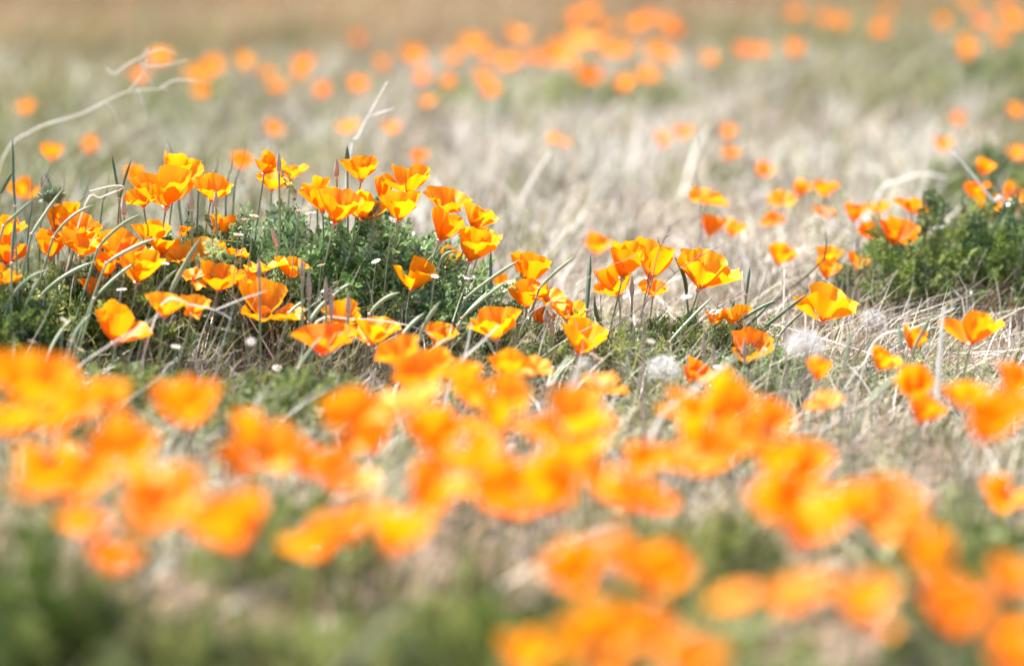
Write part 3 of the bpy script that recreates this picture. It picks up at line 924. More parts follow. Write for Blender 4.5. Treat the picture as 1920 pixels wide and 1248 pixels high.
# x, y, width, distance, kind+hue, tilt to the right, place (, note)
FL = [
    (330, 322, 65, 3.06, 'cg', 8, 'peak', 'with ruffled rim on top'), (315, 362, 85, 2.97, 'fo', 6, 'peak'), (267, 376, 58, 2.97, 'oo', -8, 'peak'), (398, 362, 64, 3.0, 'og', 16, 'peak'),
    (253, 332, 40, 3.6, 'fo', 5, 'haze'), (362, 332, 30, 3.5, 'fo', 5, 'haze'), (452, 304, 40, 3.8, 'fo', 5, 'haze'),
    (110, 418, 58, 2.97, 'fo', 10, 'pods'), (148, 428, 56, 2.95, 'fd', 12, 'pods'), (155, 464, 76, 2.92, 'og', 12, 'pods'), (192, 446, 52, 2.98, 'fo', 10, 'pods'),
    (225, 478, 80, 2.93, 'oo', 14, 'pods'), (262, 504, 78, 2.88, 'fg', 12, 'pods'), (283, 441, 58, 3.0, 'fg', 6, 'pods'), (304, 466, 64, 2.95, 'oo', 10, 'pods'),
    (95, 462, 52, 2.98, 'co', 8, 'pods'), (198, 500, 50, 2.90, 'co', 10, 'pods', 'tucked under two open ones'), (338, 486, 54, 2.94, 'wg', 10, 'pods', 'near the feathery plant'), (128, 398, 44, 3.02, 'cg', 4, 'pods', 'rising behind the others'), (362, 520, 50, 2.9, 'wo', 8, 'skirt', 'under a slanting pod'),
    (417, 436, 60, 3.0, 'fg', 4, 'peak'), (385, 484, 72, 2.96, 'og', 6, 'peak'), (432, 478, 62, 2.95, 'wo', 14, 'peak'), (412, 522, 66, 2.90, 'fo', 6, 'skirt'), (460, 532, 64, 2.91, 'og', 10, 'skirt'),
    (497, 568, 84, 2.87, 'fg', 14, 'skirt'), (495, 504, 66, 2.93, 'wg', -6, 'skirt'), (545, 509, 60, 2.94, 'og', 16, 'skirt'),
    (218, 615, 84, 2.78, 'fo', 6, 'pods', 'standing clear below the others'), (310, 580, 66, 2.78, 'og', 8, 'pods'), (362, 577, 46, 2.80, 'og', 8, 'pods'),
    (12, 430, 54, 2.92, 'fo', 8, 'edge'), (12, 476, 64, 2.90, 'fd', 4, 'edge'), (10, 524, 54, 2.86, 'oo', 20, 'edge'),
    (97, 288, 38, 3.8, 'fo', 0, 'haze'), (170, 276, 28, 4.5, 'fo', 0, 'haze'), (43, 355, 24, 3.5, 'co', 0, 'edge'), (172, 540, 38, 2.92, 'fo', 8, 'pods'), (350, 440, 34, 3.03, 'fd', 0, 'peak', 'half hidden in leaves'),
    (498, 308, 45, 3.0, 'co', 3, 'crest', 'standing upright like a goblet'), (510, 345, 56, 3.1, 'og', 6, 'crest'), (546, 327, 48, 3.14, 'og', 10, 'crest'),
    (595, 350, 36, 3.06, 'cg', 0, 'crest'), (604, 376, 62, 3.0, 'fo', 0, 'crest'), (632, 394, 76, 2.93, 'fo', 6, 'crest', 'with the broadest bowl'), (682, 391, 54, 2.97, 'cg', 6, 'crest'),
    (680, 320, 58, 3.0, 'fo', 8, 'crest', 'rising alone above the rest'), (720, 356, 42, 3.02, 'co', 4, 'crest'), (770, 340, 68, 3.01, 'fg', 14, 'crest', 'with crinkled rim'), (752, 391, 68, 2.96, 'fg', 10, 'crest'),
    (840, 386, 72, 3.06, 'oo', 12, 'crest'), (834, 429, 70, 2.97, 'fo', 22, 'crest', 'leaning outward'), (893, 411, 58, 3.03, 'fg', 22, 'crest'), (887, 468, 74, 2.97, 'fg', 12, 'crest'), (908, 446, 48, 3.07, 'og', 18, 'crest'),
    (780, 522, 68, 2.94, 'fg', 26, 'skirt', 'alone against dark leaves'), (842, 488, 42, 3.1, 'fo', 10, 'skirt'), (945, 536, 48, 3.12, 'oo', 10, 'straw'),
    (642, 600, 64, 2.86, 'og', 6, 'skirt'), (700, 629, 80, 2.82, 'og', 8, 'skirt'), (605, 645, 92, 2.76, 'od', 6, 'skirt', 'shadowed inside'), (825, 637, 66, 2.86, 'oo', 10, 'skirt'),
    (930, 618, 88, 2.85, 'og', -6, 'straw', 'with one petal folded down'), (745, 668, 84, 2.62, 'oo', 0, 'f2'), (812, 682, 70, 2.60, 'oo', 8, 'f2'),
    (996, 511, 68, 2.99, 'fo', 12, 'straw', 'leaning over the others'), (990, 556, 60, 2.96, 'fo', 0, 'straw'), (1025, 562, 64, 2.95, 'wg', 18, 'straw'), (1015, 597, 38, 2.96, 'fo', 4, 'straw'), (1067, 590, 62, 2.94, 'og', 6, 'straw'),
    (1088, 638, 76, 2.86, 'fg', 6, 'straw', 'shaped like a full bowl'), (1120, 462, 46, 3.5, 'fo', 10, 'behind'),
    (1172, 497, 76, 2.97, 'fg', 4, 'twigs'), (1155, 535, 68, 3.0, 'fo', -12, 'twigs'), (1225, 495, 86, 3.02, 'fg', 20, 'twigs'), (1225, 547, 48, 3.06, 'oo', 6, 'twigs', 'half hidden below its neighbours'),
    (1316, 520, 102, 2.97, 'og', 8, 'twigs', 'standing apart with broad petals'),
    (955, 690, 74, 2.60, 'og', 0, 'f2'), (1005, 692, 62, 2.60, 'wg', 10, 'f2'), (1120, 728, 88, 2.48, 'wo', 12, 'clock'), (1305, 706, 60, 2.78, 'fd', 18, 'clock', 'touching the round seed head'),
    (1340, 600, 38, 2.98, 'og', 0, 'twigs'), (1382, 600, 52, 2.98, 'og', 8, 'twigs'), (1405, 657, 72, 2.88, 'fd', 10, 'clock', 'with a slender tapering base'),
    (1547, 582, 94, 2.95, 'og', 12, 'clock', 'with wing-like petals by leaning pods'), (1717, 637, 44, 2.84, 'co', 6, 'clock'), (1827, 620, 78, 2.80, 'fo', 2, 'clock', 'alone by bare soil'), (1653, 677, 64, 2.70, 'fg', 16, 'clock'),
    (1535, 695, 46, 2.65, 'fo', 10, 'clock'), (1545, 757, 62, 2.42, 'wo', 10, 'clock'), (1715, 728, 80, 2.50, 'fo', -6, 'f4'), (1730, 774, 74, 2.46, 'fo', 6, 'f4'),
    (1547, 355, 34, 3.6, 'fo', 4, 'behind'), (1466, 379, 60, 3.6, 'wg', 8, 'behind'), (1500, 357, 36, 3.7, 'fo', 8, 'behind'), (1710, 388, 52, 3.38, 'od', 4, 'bush'), (1680, 441, 64, 3.30, 'fd', 8, 'bush'),
    (1600, 402, 42, 3.45, 'fd', 0, 'bush'), (1645, 392, 42, 3.5, 'oo', 0, 'bush'), (1632, 437, 40, 3.35, 'od', 0, 'bush'), (1450, 415, 50, 3.6, 'wo', 6, 'behind'), (1545, 402, 52, 3.6, 'wo', 4, 'behind'),
    (1553, 484, 46, 3.3, 'fg', 0, 'behind'), (1550, 508, 44, 3.25, 'fo', 8, 'behind'), (1462, 482, 46, 3.35, 'fo', 6, 'behind'), (1610, 492, 36, 3.3, 'fo', 6, 'bush'),
    (1843, 316, 48, 3.6, 'fo', 6, 'bush'), (1830, 362, 44, 3.5, 'fd', 0, 'bush'), (1855, 394, 60, 3.42, 'fo', 6, 'bush'), (1897, 370, 46, 3.5, 'fd', 8, 'bush'), (1912, 392, 40, 3.5, 'fo', 8, 'bush'), (1768, 272, 34, 4.2, 'fo', 0, 'farr'),
    (1330, 428, 46, 3.45, 'fo', 0, 'behind'), (1375, 430, 36, 3.5, 'fo', 0, 'behind'), (1327, 371, 54, 3.45, 'oo', 4, 'behind'),
    (1365, 250, 28, 4.6, 'fo', 0, 'behind'), (1368, 290, 38, 4.4, 'oo', 0, 'behind'), (1432, 320, 32, 4.1, 'fo', 0, 'behind'), (1242, 260, 40, 4.5, 'oo', 0, 'behind'), (1280, 250, 26, 4.6, 'fo', 0, 'behind'), (1048, 264, 46, 4.4, 'wo', 0, 'behind'),
    (785, 298, 36, 4.2, 'oo', 0, 'haze'), (735, 240, 38, 4.5, 'fg', 0, 'haze'), (652, 241, 48, 4.5, 'og', 0, 'haze'), (512, 243, 26, 4.7, 'fo', 0, 'haze'),
    (48, 202, 26, 4.9, 'fo', 0, 'farl'), (300, 112, 52, 5.6, 'og', 0, 'farl'), (262, 140, 40, 5.5, 'fd', 0, 'farl'), (370, 140, 50, 5.5, 'og', 0, 'farl'), (400, 128, 50, 5.6, 'og', 0, 'farl'), (375, 176, 42, 5.2, 'og', 0, 'farl'),
    (458, 117, 38, 5.8, 'fg', 0, 'farl'), (570, 122, 46, 5.7, 'oo', 0, 'farl'), (560, 140, 40, 5.5, 'oo', 0, 'farl'), (605, 171, 40, 5.2, 'fd', 0, 'farl'), (672, 162, 44, 5.3, 'fo', 0, 'farl'), (500, 140, 36, 5.5, 'oo', 0, 'farl'), (520,165, 40, 5.3, 'oo', 0, 'farl'),
    (717, 121, 38, 5.8, 'fg', 0, 'far'), (803, 192, 34, 5.0, 'og', 0, 'far'), (842, 155, 34, 5.4, 'fo', 0, 'far'), (790, 148, 32, 5.5, 'fo', 0, 'far'), (770, 106, 50, 5.9, 'oo', 0, 'far'), (670, 76, 26, 6.4, 'fd', 0, 'farl'),
    (885, 84, 52, 6.0, 'og', 0, 'far'), (915, 106, 42, 5.9, 'og', 0, 'far'), (955, 118, 46, 5.8, 'fo', 0, 'far'), (965, 66, 42, 6.3, 'fo', 0, 'far'), (905, 146, 40, 5.5, 'oo', 0, 'far'), (922, 170, 36, 5.3, 'fo', 0, 'far'), (850, 110, 40, 5.9, 'oo', 0, 'far'),
    (1080, 36, 40, 6.5, 'fo', 0, 'far'), (1107, 19, 36, 6.7, 'fo', 0, 'far'), (1130, 50, 40, 6.4, 'fo', 0, 'far'), (1048, 96, 54, 5.95, 'og', 0, 'far'), (1105, 82, 58, 6.0, 'wg', 0, 'far'), (1085, 70, 46, 6.1, 'og', 0, 'far'), (1030, 114, 44, 5.8, 'oo', 0, 'far'), (1066, 116, 48, 5.8, 'og', 0, 'far'),
    (1110, 146, 54, 5.5, 'od', 0, 'far'), (1095, 140, 44, 5.6, 'fo', 0, 'far'), (1170, 94, 40, 6.0, 'fg', 0, 'far'), (1185, 50, 44, 6.4, 'oo', 0, 'far'), (1212, 38, 38, 6.5, 'fo', 0, 'far'), (1248, 46, 40, 6.4, 'fo', 0, 'far'), (1266, 60, 36, 6.3, 'fd', 0, 'far'), (1226, 96, 50, 5.9, 'og', 0, 'far'), (1250, 108, 40, 5.9, 'og', 0, 'far'),
    (1215, 141, 38, 5.6, 'fg', 0, 'far'), (1172, 158, 46, 5.4, 'fo', 0, 'far'), (1000, 108, 40, 5.9, 'od', 0, 'far'), (1140, 95, 40, 6.0, 'fg', 0, 'far'),
    (1392, 97, 44, 5.9, 'od', 0, 'farr'), (1425, 98, 44, 5.9, 'oo', 0, 'farr'), (1490, 96, 42, 5.9, 'fo', 0, 'farr'), (1330, 112, 40, 5.8, 'oo', 0, 'farr'), (1490, 27, 34, 6.6, 'fo', 0, 'farr'), (1545, 38, 34, 6.5, 'oo', 0, 'farr'), (1573, 44, 36, 6.4, 'fo', 0, 'farr'),
    (1665, 22, 30, 6.6, 'fo', 0, 'farr'), (1648, 60, 40, 6.3, 'oo', 0, 'farr'), (1767, 42, 34, 6.4, 'fo', 0, 'farr'), (1810, 84, 38, 5.9, 'fg', 0, 'farr'), (1812, 102, 32, 5.8, 'fo', 0, 'farr'), (1840, 43, 36, 6.3, 'fd', 0, 'farr'), (1885, 20, 42, 6.5, 'fo', 0, 'farr'), (1897, 42, 44, 6.3, 'fo', 0, 'farr'),
    (1875, 75, 36, 6.0, 'fo', 0, 'farr'), (1815, 6, 30, 6.6, 'fo', 0, 'farr'), (1795, 228, 28, 4.8, 'fd', 0, 'farr'), (1903, 212, 30, 4.8, 'fo', 0, 'farr'), (1908, 290, 36, 4.3, 'fo', 0, 'farr'),
    # nearer, blurred drifts
    (60, 735, 150, 1.98, 'oo', 0, 'f1'), (150, 752, 110, 2.02, 'fg', 10, 'f1'), (15, 790, 120, 1.95, 'og', -6, 'f1'), (110, 790, 100, 1.93, 'oo', 6, 'f1'), (200, 748, 80, 2.02, 'og', 12, 'f1'), (15, 700, 90, 2.05, 'fo', 0, 'f1'),
    (358, 765, 122, 2.0, 'fo', 8, 'f1', 'standing out above the drift'), (485, 842, 140, 2.0, 'oo', 6, 'f1', 'with a broad even bowl'), (235, 845, 120, 1.92, 'og', 0, 'f1'), (70, 905, 130, 1.85, 'og', -8, 'f1'), (145, 890, 120, 1.86, 'cg', 6, 'f1'), (280, 905, 110, 1.87, 'wg', 0, 'f1'),
    (285, 960, 140, 1.8, 'oo', 6, 'f1'), (340, 930, 110, 1.84, 'co', 8, 'f1'), (440, 985, 150, 1.8, 'fo', 12, 'f1', 'at the end of the drift'), (205, 1045, 84, 1.78, 'fd', 0, 'f1', 'hanging low'), (150, 985, 80, 1.8, 'oo', 0, 'f1'),
    (625, 885, 100, 1.95, 'fo', 6, 'f2'), (570, 870, 80, 1.98, 'fd', 0, 'f2'), (592, 1012, 112, 1.8, 'fo', 0, 'f5'), (735, 1002, 136, 1.8, 'fg', 10, 'f5'), (660, 985, 80, 1.82, 'oo', 0, 'f5'),
    (660, 785, 112, 2.12, 'og', -6, 'f2'), (760, 760, 130, 2.18, 'wo', 0, 'f2'), (812, 825, 112, 2.1, 'fo', 8, 'f2'), (700, 825, 80, 2.1, 'fo', 0, 'f2'), (880, 745, 92, 2.3, 'og', 6, 'f2'), (780, 712, 100, 2.36, 'oo', 0, 'f2'), (862, 705, 80, 2.40, 'oo', 6, 'f2'), (948, 745, 90, 2.26, 'og', 6, 'f2'),
    (885, 850, 112, 2.05, 'fo', 6, 'f2'), (930, 785, 90, 2.16, 'fo', 6, 'f2'), (1075, 795, 132, 2.1, 'oo', 0, 'f2', 'high on its stem'), (1085, 860, 124, 2.05, 'og', 6, 'f2'), (800, 915, 112, 1.95, 'co', 0, 'f2'), (925, 925, 124, 1.92, 'fo', 0, 'f2'), (870, 920, 100, 1.93, 'wg', 0, 'f2'),
    (1020, 920, 140, 1.92, 'fo', 6, 'f2'), (960, 945, 110, 1.9, 'od', 0, 'f2'), (1130, 912, 104, 1.95, 'og', 6, 'f2'), (1210, 925, 96, 1.95, 'fd', 10, 'f2'), (1200, 868, 80, 2.02, 'fo', 6, 'f3'), (1270, 862, 90, 2.05, 'og', 6, 'f3'),
    (1080, 1075, 130, 1.75, 'fo', -6, 'f5', 'with drooping petals'), (1180, 1055, 124, 1.74, 'og', 0, 'f5'), (1245, 1082, 112, 1.72, 'fo', 12, 'f5'), (1125, 1205, 140, 1.6, 'og', 0, 'f5'), (1215, 1195, 124, 1.6, 'oo', 10, 'f5'), (988, 1222, 62, 1.7, 'cg', 0, 'f5', 'standing alone'),
    (1300, 770, 112, 2.16, 'og', -4, 'f3'), (1360, 765, 112, 2.16, 'fg', 8, 'f3'), (1315, 845, 120, 2.08, 'cg', 6, 'f3'), (1440, 795, 90, 2.12, 'oo', 16, 'f3'), (1375, 825, 90, 2.1, 'wg', 0, 'f3'), (1510, 880, 112, 2.0, 'fo', 16, 'f3'), (1460, 950, 124, 1.86, 'fo', -10, 'f3'),
    (1450, 860, 90, 2.0, 'fg', 0, 'f3'), (1560, 965, 140, 1.86, 'og', 0, 'f3'), (1660, 950, 136, 1.86, 'wg', 10, 'f3'), (1500, 1000, 110, 1.82, 'oo', 0, 'f3'), (1740, 1042, 120, 1.72, 'fo', 20, 'f3', 'leaning away at the end'), (1620, 1128, 124, 1.65, 'fo', 6, 'f5', 'like a smooth round cup'),
    (1500, 1122, 112, 1.58, 'wo', -6, 'f5'), (1380, 1132, 96, 1.58, 'wo', 0, 'f5'), (1800, 1150, 125, 1.6, 'fd', 6, 'f4'), (1897, 1190, 90, 1.58, 'od', 6, 'f4'), (1885, 1085, 90, 1.62, 'fo', 6, 'f4'), (1875, 925, 80, 2.2, 'co', 6, 'f4', 'standing by itself'), (1912, 1244, 80, 1.56, 'fo', 0, 'f4'), (1300, 1245, 100, 1.56, 'oo', 0, 'f5'),
    (1850, 795, 136, 2.05, 'fo', 4, 'f4', 'with a big round bowl'), (1800, 748, 80, 2.3, 'og', 0, 'f4'), (1900, 718, 84, 2.36, 'fo', 6, 'f4'), (1915, 755, 80, 2.3, 'od', 10, 'f4'),
]
MADE = []
for f in FL:
    x, y, w, d, kh, tilt, pl = f[:7]
    phrase, grp = PL[pl]
    e = poppy(x, y, w, d, kh[0], K[kh[1]], tilt + random.gauss(3, 5 if d > 2.5 else 13), random.gauss(14, 8) if d > 2.5 else random.gauss(6, 22), phrase, f[7] if len(f) > 7 else '', grp)
    MADE.append((e, x, y, kh, pl, len(f) > 7))
# look-alikes are told apart by the flower that each one stands against
same = {}
for m_ in MADE:
    same.setdefault(m_[0]['label'], []).append(m_)
HN = {'g': 'golden', 'o': 'orange', 'd': 'deep orange'}
for lab, ms in same.items():
    if len(ms) < 2:
        continue
    notes = []
    for m_ in ms:
        nb = min((o for o in MADE if o is not m_), key=lambda o: (o[1] - m_[1]) ** 2 + (o[2] - m_[2]) ** 2)
        near = math.hypot(nb[1] - m_[1], nb[2] - m_[2]) < 1.4 * 60 * (1 if m_[2] < 680 else 1.7)
        notes.append('next to a %s %s one' % (SHAPE[nb[3][0]], HN[nb[3][1]]) if near else 'standing by itself')
    for m_, nt_ in zip(ms, notes):
        if len(lab.split()) + len(nt_.split()) <= 16:
            m_[0]['label'] = lab + ', ' + nt_


# ------------------------------------------------------------------ seed pods, buds
def to_ground(p, dirn, drop=0.35):
    """where a stalk that carries p, coming down along -dirn and straightening, meets the ground"""
    h = max(0.0, p.z - gzf(p.x, p.y))
    q = Vector((p.x - dirn.x * h * drop, p.y - dirn.y * h * drop, 0))
    q.z = gzf(q.x, q.y) - 0.004
    return q


def pod(p0, p1, d, rad, mat, label, group=None, bow=0.0):
    a, b = at(*p0, d), at(*p1, d + random.uniform(-0.03, 0.03))
    ax = (b - a).normalized()
    g = to_ground(a, ax * 1.2)
    rad, bow = rad * random.uniform(0.68, 0.9), bow * random.uniform(0.0, 1.1)
    e = thing('seed_pod', g, label, 'seed pod', group)
    path = bez(g, (a + g) / 2 - ax * 0.004, a, 6)
    V, q = tube_np([p - g for p in path], [0.0013] * 6, 6)
    link('stem', np_mesh('stem', V, q, M['stem']), e)
    m = (a + b) / 2 + Vector((-ax.z, 0, ax.x)) * bow * (b - a).length
    n = 11
    pts = bez(a, m * 2 - (a + b) / 2, b, n)
    rr = [rad * (0.55 + 0.45 * min(1, 6 * i / (n - 1))) * (1 if i < n - 3 else (0.8, 0.5, 0.15)[i - (n - 3)]) for i in range(n)]
    V, q = tube_np([p - g for p in pts], rr, 8)
    link('pod', np_mesh('pod', V, q, mat), e)
    V, q = tube_np([a - ax * 0.0012 - g, a - ax * 0.0002 - g, a + ax * 0.0012 - g], [rad * 0.6, rad * 1.35, rad * 0.7], 8)
    link('rim', np_mesh('rim', V, q, M['rim']), e)


GP = 'slanting green seed pods'
for p0, p1, d, r_, bw in (((74, 557), (180, 490), 2.86, .0024, .08), ((100, 446), (177, 384), 2.90, .0022, .1), ((177, 560), (262, 487), 2.84, .0023, .12), ((199, 494), (295, 446), 2.84, .0022, .05), ((317, 553), (376, 446), 2.86, .0030, .06),
                          ((184, 465), (262, 402), 2.88, .0022, .08), ((48, 575), (76, 520), 2.84, .0022, .05), ((59, 439), (118, 354), 2.9, .0022, .06), ((88, 675), (136, 597), 2.76, .0024, .14), ((287, 557), (332, 505), 2.86, .0022, .05), ((7, 424), (63, 373), 2.86, .0023, .02), ((20, 560), (90, 505), 2.84, .002, .1), ((135, 640), (170, 590), 2.74, .002, .1)):
    nb = min(MADE, key=lambda o: (o[1] - (p0[0] + p1[0]) / 2) ** 2 + (o[2] - (p0[1] + p1[1]) / 2) ** 2)
    pod(p0, p1, d, r_, M['pod'], '%s grey-green seed pod slanting beside a %s %s poppy' % ('long' if math.dist(p0, p1) > 100 else 'short' if math.dist(p0, p1) < 75 else 'slender', SHAPE[nb[3][0]], HN[nb[3][1]]), GP, bw)
for p0, p1, d in (((22, 494), (28, 406), 2.84), ((28, 387), (24, 258), 2.86), ((0, 365), (24, 322), 2.86), ((221, 352), (210, 292), 2.97), ((225, 372), (246, 300), 2.97)):
    pod(p0, p1, d, .0021, M['podd'], 'dark upright seed pod poking up by the deep orange poppies' if p0[0] < 100 else 'dark upright seed pod beside the ruffled golden poppy', 'dark upright seed pods', 0.02)
SK = 'pale green seed pod leaning from the foot of the leafy mound'
for p0, p1, d, r_, bw in (((693, 590), (750, 548), 2.86, .0026, .1), ((580, 605), (616, 560), 2.84, .0026, .05), ((626, 554), (660, 531), 2.88, .0022, .05), ((542, 587), (572, 564), 2.86, .0022, .05), ((745, 641), (796, 586), 2.82, .0022, .05), ((785, 638), (826, 564), 2.84, .0028, .08), ((560, 690), (605, 630), 2.72, .0022, .08), ((800, 662), (850, 630), 2.74, .002, .1)):
    pod(p0, p1, d, r_, M['pod'], SK, 'pods at the foot of the mound', bw)
AR = 'long arching green pod at the straw side of the mound'
for p0, p1, d, r_, bw in (((866, 597), (950, 527), 2.90, .0024, .1), ((822, 503), (856, 470), 2.94, .0018, .2), ((872, 560), (975, 487), 2.93, .0022, .06), ((1011, 541), (1080, 480), 2.93, .0020, .04), ((1035, 720), (1072, 665), 2.62, .0022, .1), ((858, 610), (925, 540), 2.9, .002, .12)):
    pod(p0, p1, d, r_, M['pod'], AR, 'arching pods beside the mound', bw)
pod((921, 560), (920, 468), 2.94, .0022, M['podd'], 'dark straight pod standing under the last crest poppies')
pod((1100, 582), (1107, 478), 2.93, .0030, M['podd'], 'thick dark green pod standing straight up in pale straw')
pod((1147, 640), (1115, 553), 2.92, .0026, M['podd'], 'dark green pod leaning back beside the straight thick pod', None, .12)
pod((1287, 553), (1265, 482), 2.99, .0024, M['podd'], 'dark pod with thin tip touching the broad-petalled poppy', None, -.08)
pod((1254, 642), (1337, 556), 2.9, .0024, M['pod'], 'long pale pod crossing below the broad-petalled poppy', None, .10)
pod((1399, 553), (1406, 500), 3.02, .002, M['podd'], 'short dark pod upright between the twigs')
for p0, p1 in (((1432, 615), (1515, 550)), ((1396, 618), (1462, 552)), ((1380, 607), (1458, 562)), ((1460, 630), (1512, 580))):
    pod(p0, p1, 2.94, .0020, M['podd'], 'dark slender pod reaching toward the wing-petalled poppy', 'pods by the wing-petalled poppy', .04)
pod((1583, 705), (1599, 617), 2.66, .0026, M['pod'], 'blurred grey-green pod between two seed heads', None, .06)
pod((1708, 668), (1754, 580), 2.78, .0024, M['pod'], 'green pod slanting beside the white upright straw', None, .06)
pod((1692, 660), (1684, 605), 2.8, .0022, M['podd'], 'dark pod behind the small cup poppy', None, .04)
pod((1620, 760), (1690, 700), 2.5, .0022, M['pod'], 'blurred bent green pod beside the two stacked poppies', None, .2)


def bud(px, py, h_px, d, mat, label, group=None, tilt=0.0, rad=0.0029):
    L_ = h_px * d / F
    c = at(px, py, d)
    ax = Vector((math.sin(tilt), 0, math.cos(tilt)))
    a = c - ax * L_ / 2
    g = to_ground(a, ax)
    e = thing('poppy_bud', g, label, 'bud', group)
    V, q = tube_np([p - g for p in bez(g, (a + g) / 2, a, 5)], [0.0012] * 5, 6)
    link('stem', np_mesh('stem', V, q, M['stem']), e)
    prof = [(0.0, 0.4), (0.12, 0.85), (0.3, 1.0), (0.5, 0.86), (0.7, 0.55), (0.88, 0.24), (1.0, 0.04)]
    V, q = tube_np([a + ax * L_ * t - g for t, _ in prof], [rad * r_ for _, r_ in prof], 8)
    link('bud_cap', np_mesh('bud_cap', V, q, mat), e)
    V, q = tube_np([a - ax * 0.0015 - g, a - g, a + ax * 0.0012 - g], [rad * 0.4, rad * 0.8, rad * 0.4], 8)
    link('rim', np_mesh('rim', V, q, M['rim']), e)


bud(523, 303, 40, 2.97, M['bud'], 'slim brown bud beside the upright goblet poppy')
bud(631, 314, 38, 3.0, M['bud'], 'brown pointed bud between the goblet poppy and its tallest neighbour')
bud(651, 289, 34, 3.02, M['podd'], 'dark narrow bud tip touching the poppy that rises alone')
bud(514, 441, 38, 2.95, M['bud'], 'pale pinkish bud cap in the feathery leaves', None, -0.25)
for x, y, h in ((486, 500, 44), (579, 530, 60), (611, 540, 46), (621, 562, 60), (653, 566, 46), (566, 500, 40), (651, 610, 30)):
    bud(x, y, h, 2.82, M['bud'], 'brown spindle-shaped bud upright before the leafy mound', 'buds before the leafy mound')
for x, y, h, d in ((359, 375, 36, 2.95), (405, 372, 34, 2.96), (232, 385, 40, 2.95)):
    bud(x, y, h, d, M['bud'], 'pale brown bud below the ruffled golden poppy', 'buds below the ruffled poppy')
for x, y, h, d in ((1023, 592, 30, 2.88), (1035, 610, 34, 2.88), (1185, 535, 40, 2.98), (1320, 640, 50, 2.82), (1338, 660, 36, 2.84), (1290, 668, 34, 2.86)):
    bud(x, y, h, d, M['bud'], 'brown pointed bud near the twigs' if x > 1100 else 'brown pointed bud in straw under the arching pods', 'buds near the twigs' if x > 1100 else 'buds in the straw')
bud(1396, 652, 46, 2.8, M['bud'], 'grey-brown bud against the slender deep orange poppy')


# ------------------------------------------------------------------ dry stalks, straws, twigs
def stalk(name, lines, d, rad, mat, label, cat, flat=1.0, rooted=True, group=None, zoff=None):
    """a dry stalk; each line is a list of photo pixels, the first one is the main stem"""
    dd = d if isinstance(d, (list, tuple)) else None
    first = lines[0]
    pts0 = [at(p[0], p[1], (dd[min(i, len(dd) - 1)] if dd else d)) for i, p in enumerate(first)]
    if rooted:
        ax = (pts0[1] - pts0[0]).normalized()
        g = to_ground(pts0[0], ax)
        if (pts0[0] - g).length > 0.012:
            pts0 = [g] + pts0
    else:
        g = Vector((pts0[0].x, pts0[0].y, gzf(pts0[0].x, pts0[0].y)))
    e = thing(name, g, label, cat, group)
    for k, ln in enumerate(lines):
        pts = pts0 if k == 0 else [at(p[0], p[1], dd[-1] if dd else d) for p in ln]
        n = max(8, 4 * len(pts))
        path = smooth_path(pts, n)
        r_ = rad if k == 0 else rad * 0.7
        V, q = tube_np([p - g for p in path], [r_ * (1 - 0.6 * (i / (n - 1)) ** 1.5) for i in range(n)], 6)
        link('stem' if k == 0 else 'branch', np_mesh('stem', V, q, mat), e)
    return e


ST = M['strawm']
stalk('dry_stalk', [[(0, 310), (60, 245), (150, 214), (195, 192), (240, 172), (315, 166)], [(197, 192), (212, 206), (222, 229)], [(255, 167), (266, 182), (276, 224)], [(200, 128), (215, 138), (240, 120), (268, 106), (300, 92), (330, 100)],
                    [(240, 172), (268, 135), (277, 92)], [(277, 92), (262, 118), (300, 124), (352, 112)], [(300, 166), (330, 150), (380, 153)], [(262, 118), (285, 160)]], 3.4, 0.0010, ST, 'long arching pale dry stalk with curled leaf tips', 'dry stalk')
stalk('dry_stalk', [[(655, 300), (672, 255), (690, 218), (726, 153)], [(690, 220), (712, 212), (738, 203)]], 3.25, 0.0015, ST, 'pale forked dry stalk rising behind the poppy that stands alone', 'dry stalk')
stalk('dry_stalk', [[(958, 500), (968, 430), (985, 360), (1032, 285)]], 3.7, 0.0030, ST, 'thick pale dry stalk curving up from grey straw', 'dry stalk')
stalk('bent_straw', [[(1885, 384), (1862, 376), (1830, 335), (1786, 284)]], 3.35, 0.0026, ST, 'bent white straw folded over the dark bush poppies', 'straw')
stalk('bent_straw', [[(1648, 364), (1690, 338), (1735, 326), (1775, 334)]], 3.7, 0.0028, ST, 'wavy white straw floating behind the dark bush', 'straw')
stalk('bent_straw', [[(1602, 452), (1570, 432), (1545, 412), (1528, 400)], [(1576, 430), (1556, 405), (1540, 388)]], 3.45, 0.0026, ST, 'forked white straw lying against the dark bush', 'straw')
stalk('bent_straw', [[(590, 607), (660, 598), (735, 604), (790, 618), (825, 640)]], 2.83, 0.0011, ST, 'thin white straw draped across the foot of the mound', 'straw')
stalk('bent_straw', [[(302, 573), (360, 572), (405, 582), (434, 598)], [(402, 582), (450, 562), (500, 545)]], 2.78, 0.0012, ST, 'forked white straw lying over the pod-tangled poppies', 'straw')
stalk('bent_straw', [[(155, 395), (190, 370), (232, 352), (212, 348), (168, 358)]], 2.93, 0.0010, ST, 'looped pale straw curling round a slanting pod', 'straw')
stalk('white_straw', [[(1757, 752), (1762, 660), (1770, 576)]], 2.72, 0.0034, ST, 'stout white straw standing upright by the small cup poppy', 'straw')
stalk('white_straw', [[(1394, 586), (1391, 508)]], 3.02, 0.0022, ST, 'short white straw upright behind the twigs', 'straw')
stalk('white_straw', [[(1200, 360), (1215, 300), (1232, 258)]], 4.3, 0.002, ST, 'hazy pale straw in the grey tangle', 'straw')
stalk('dry_stalk', [[(1207, 820), (1205, 700), (1207, 575)]], 2.50, 0.0022, M['stalkm'], 'soft brown stalk standing up before the bare twigs', 'dry stalk')
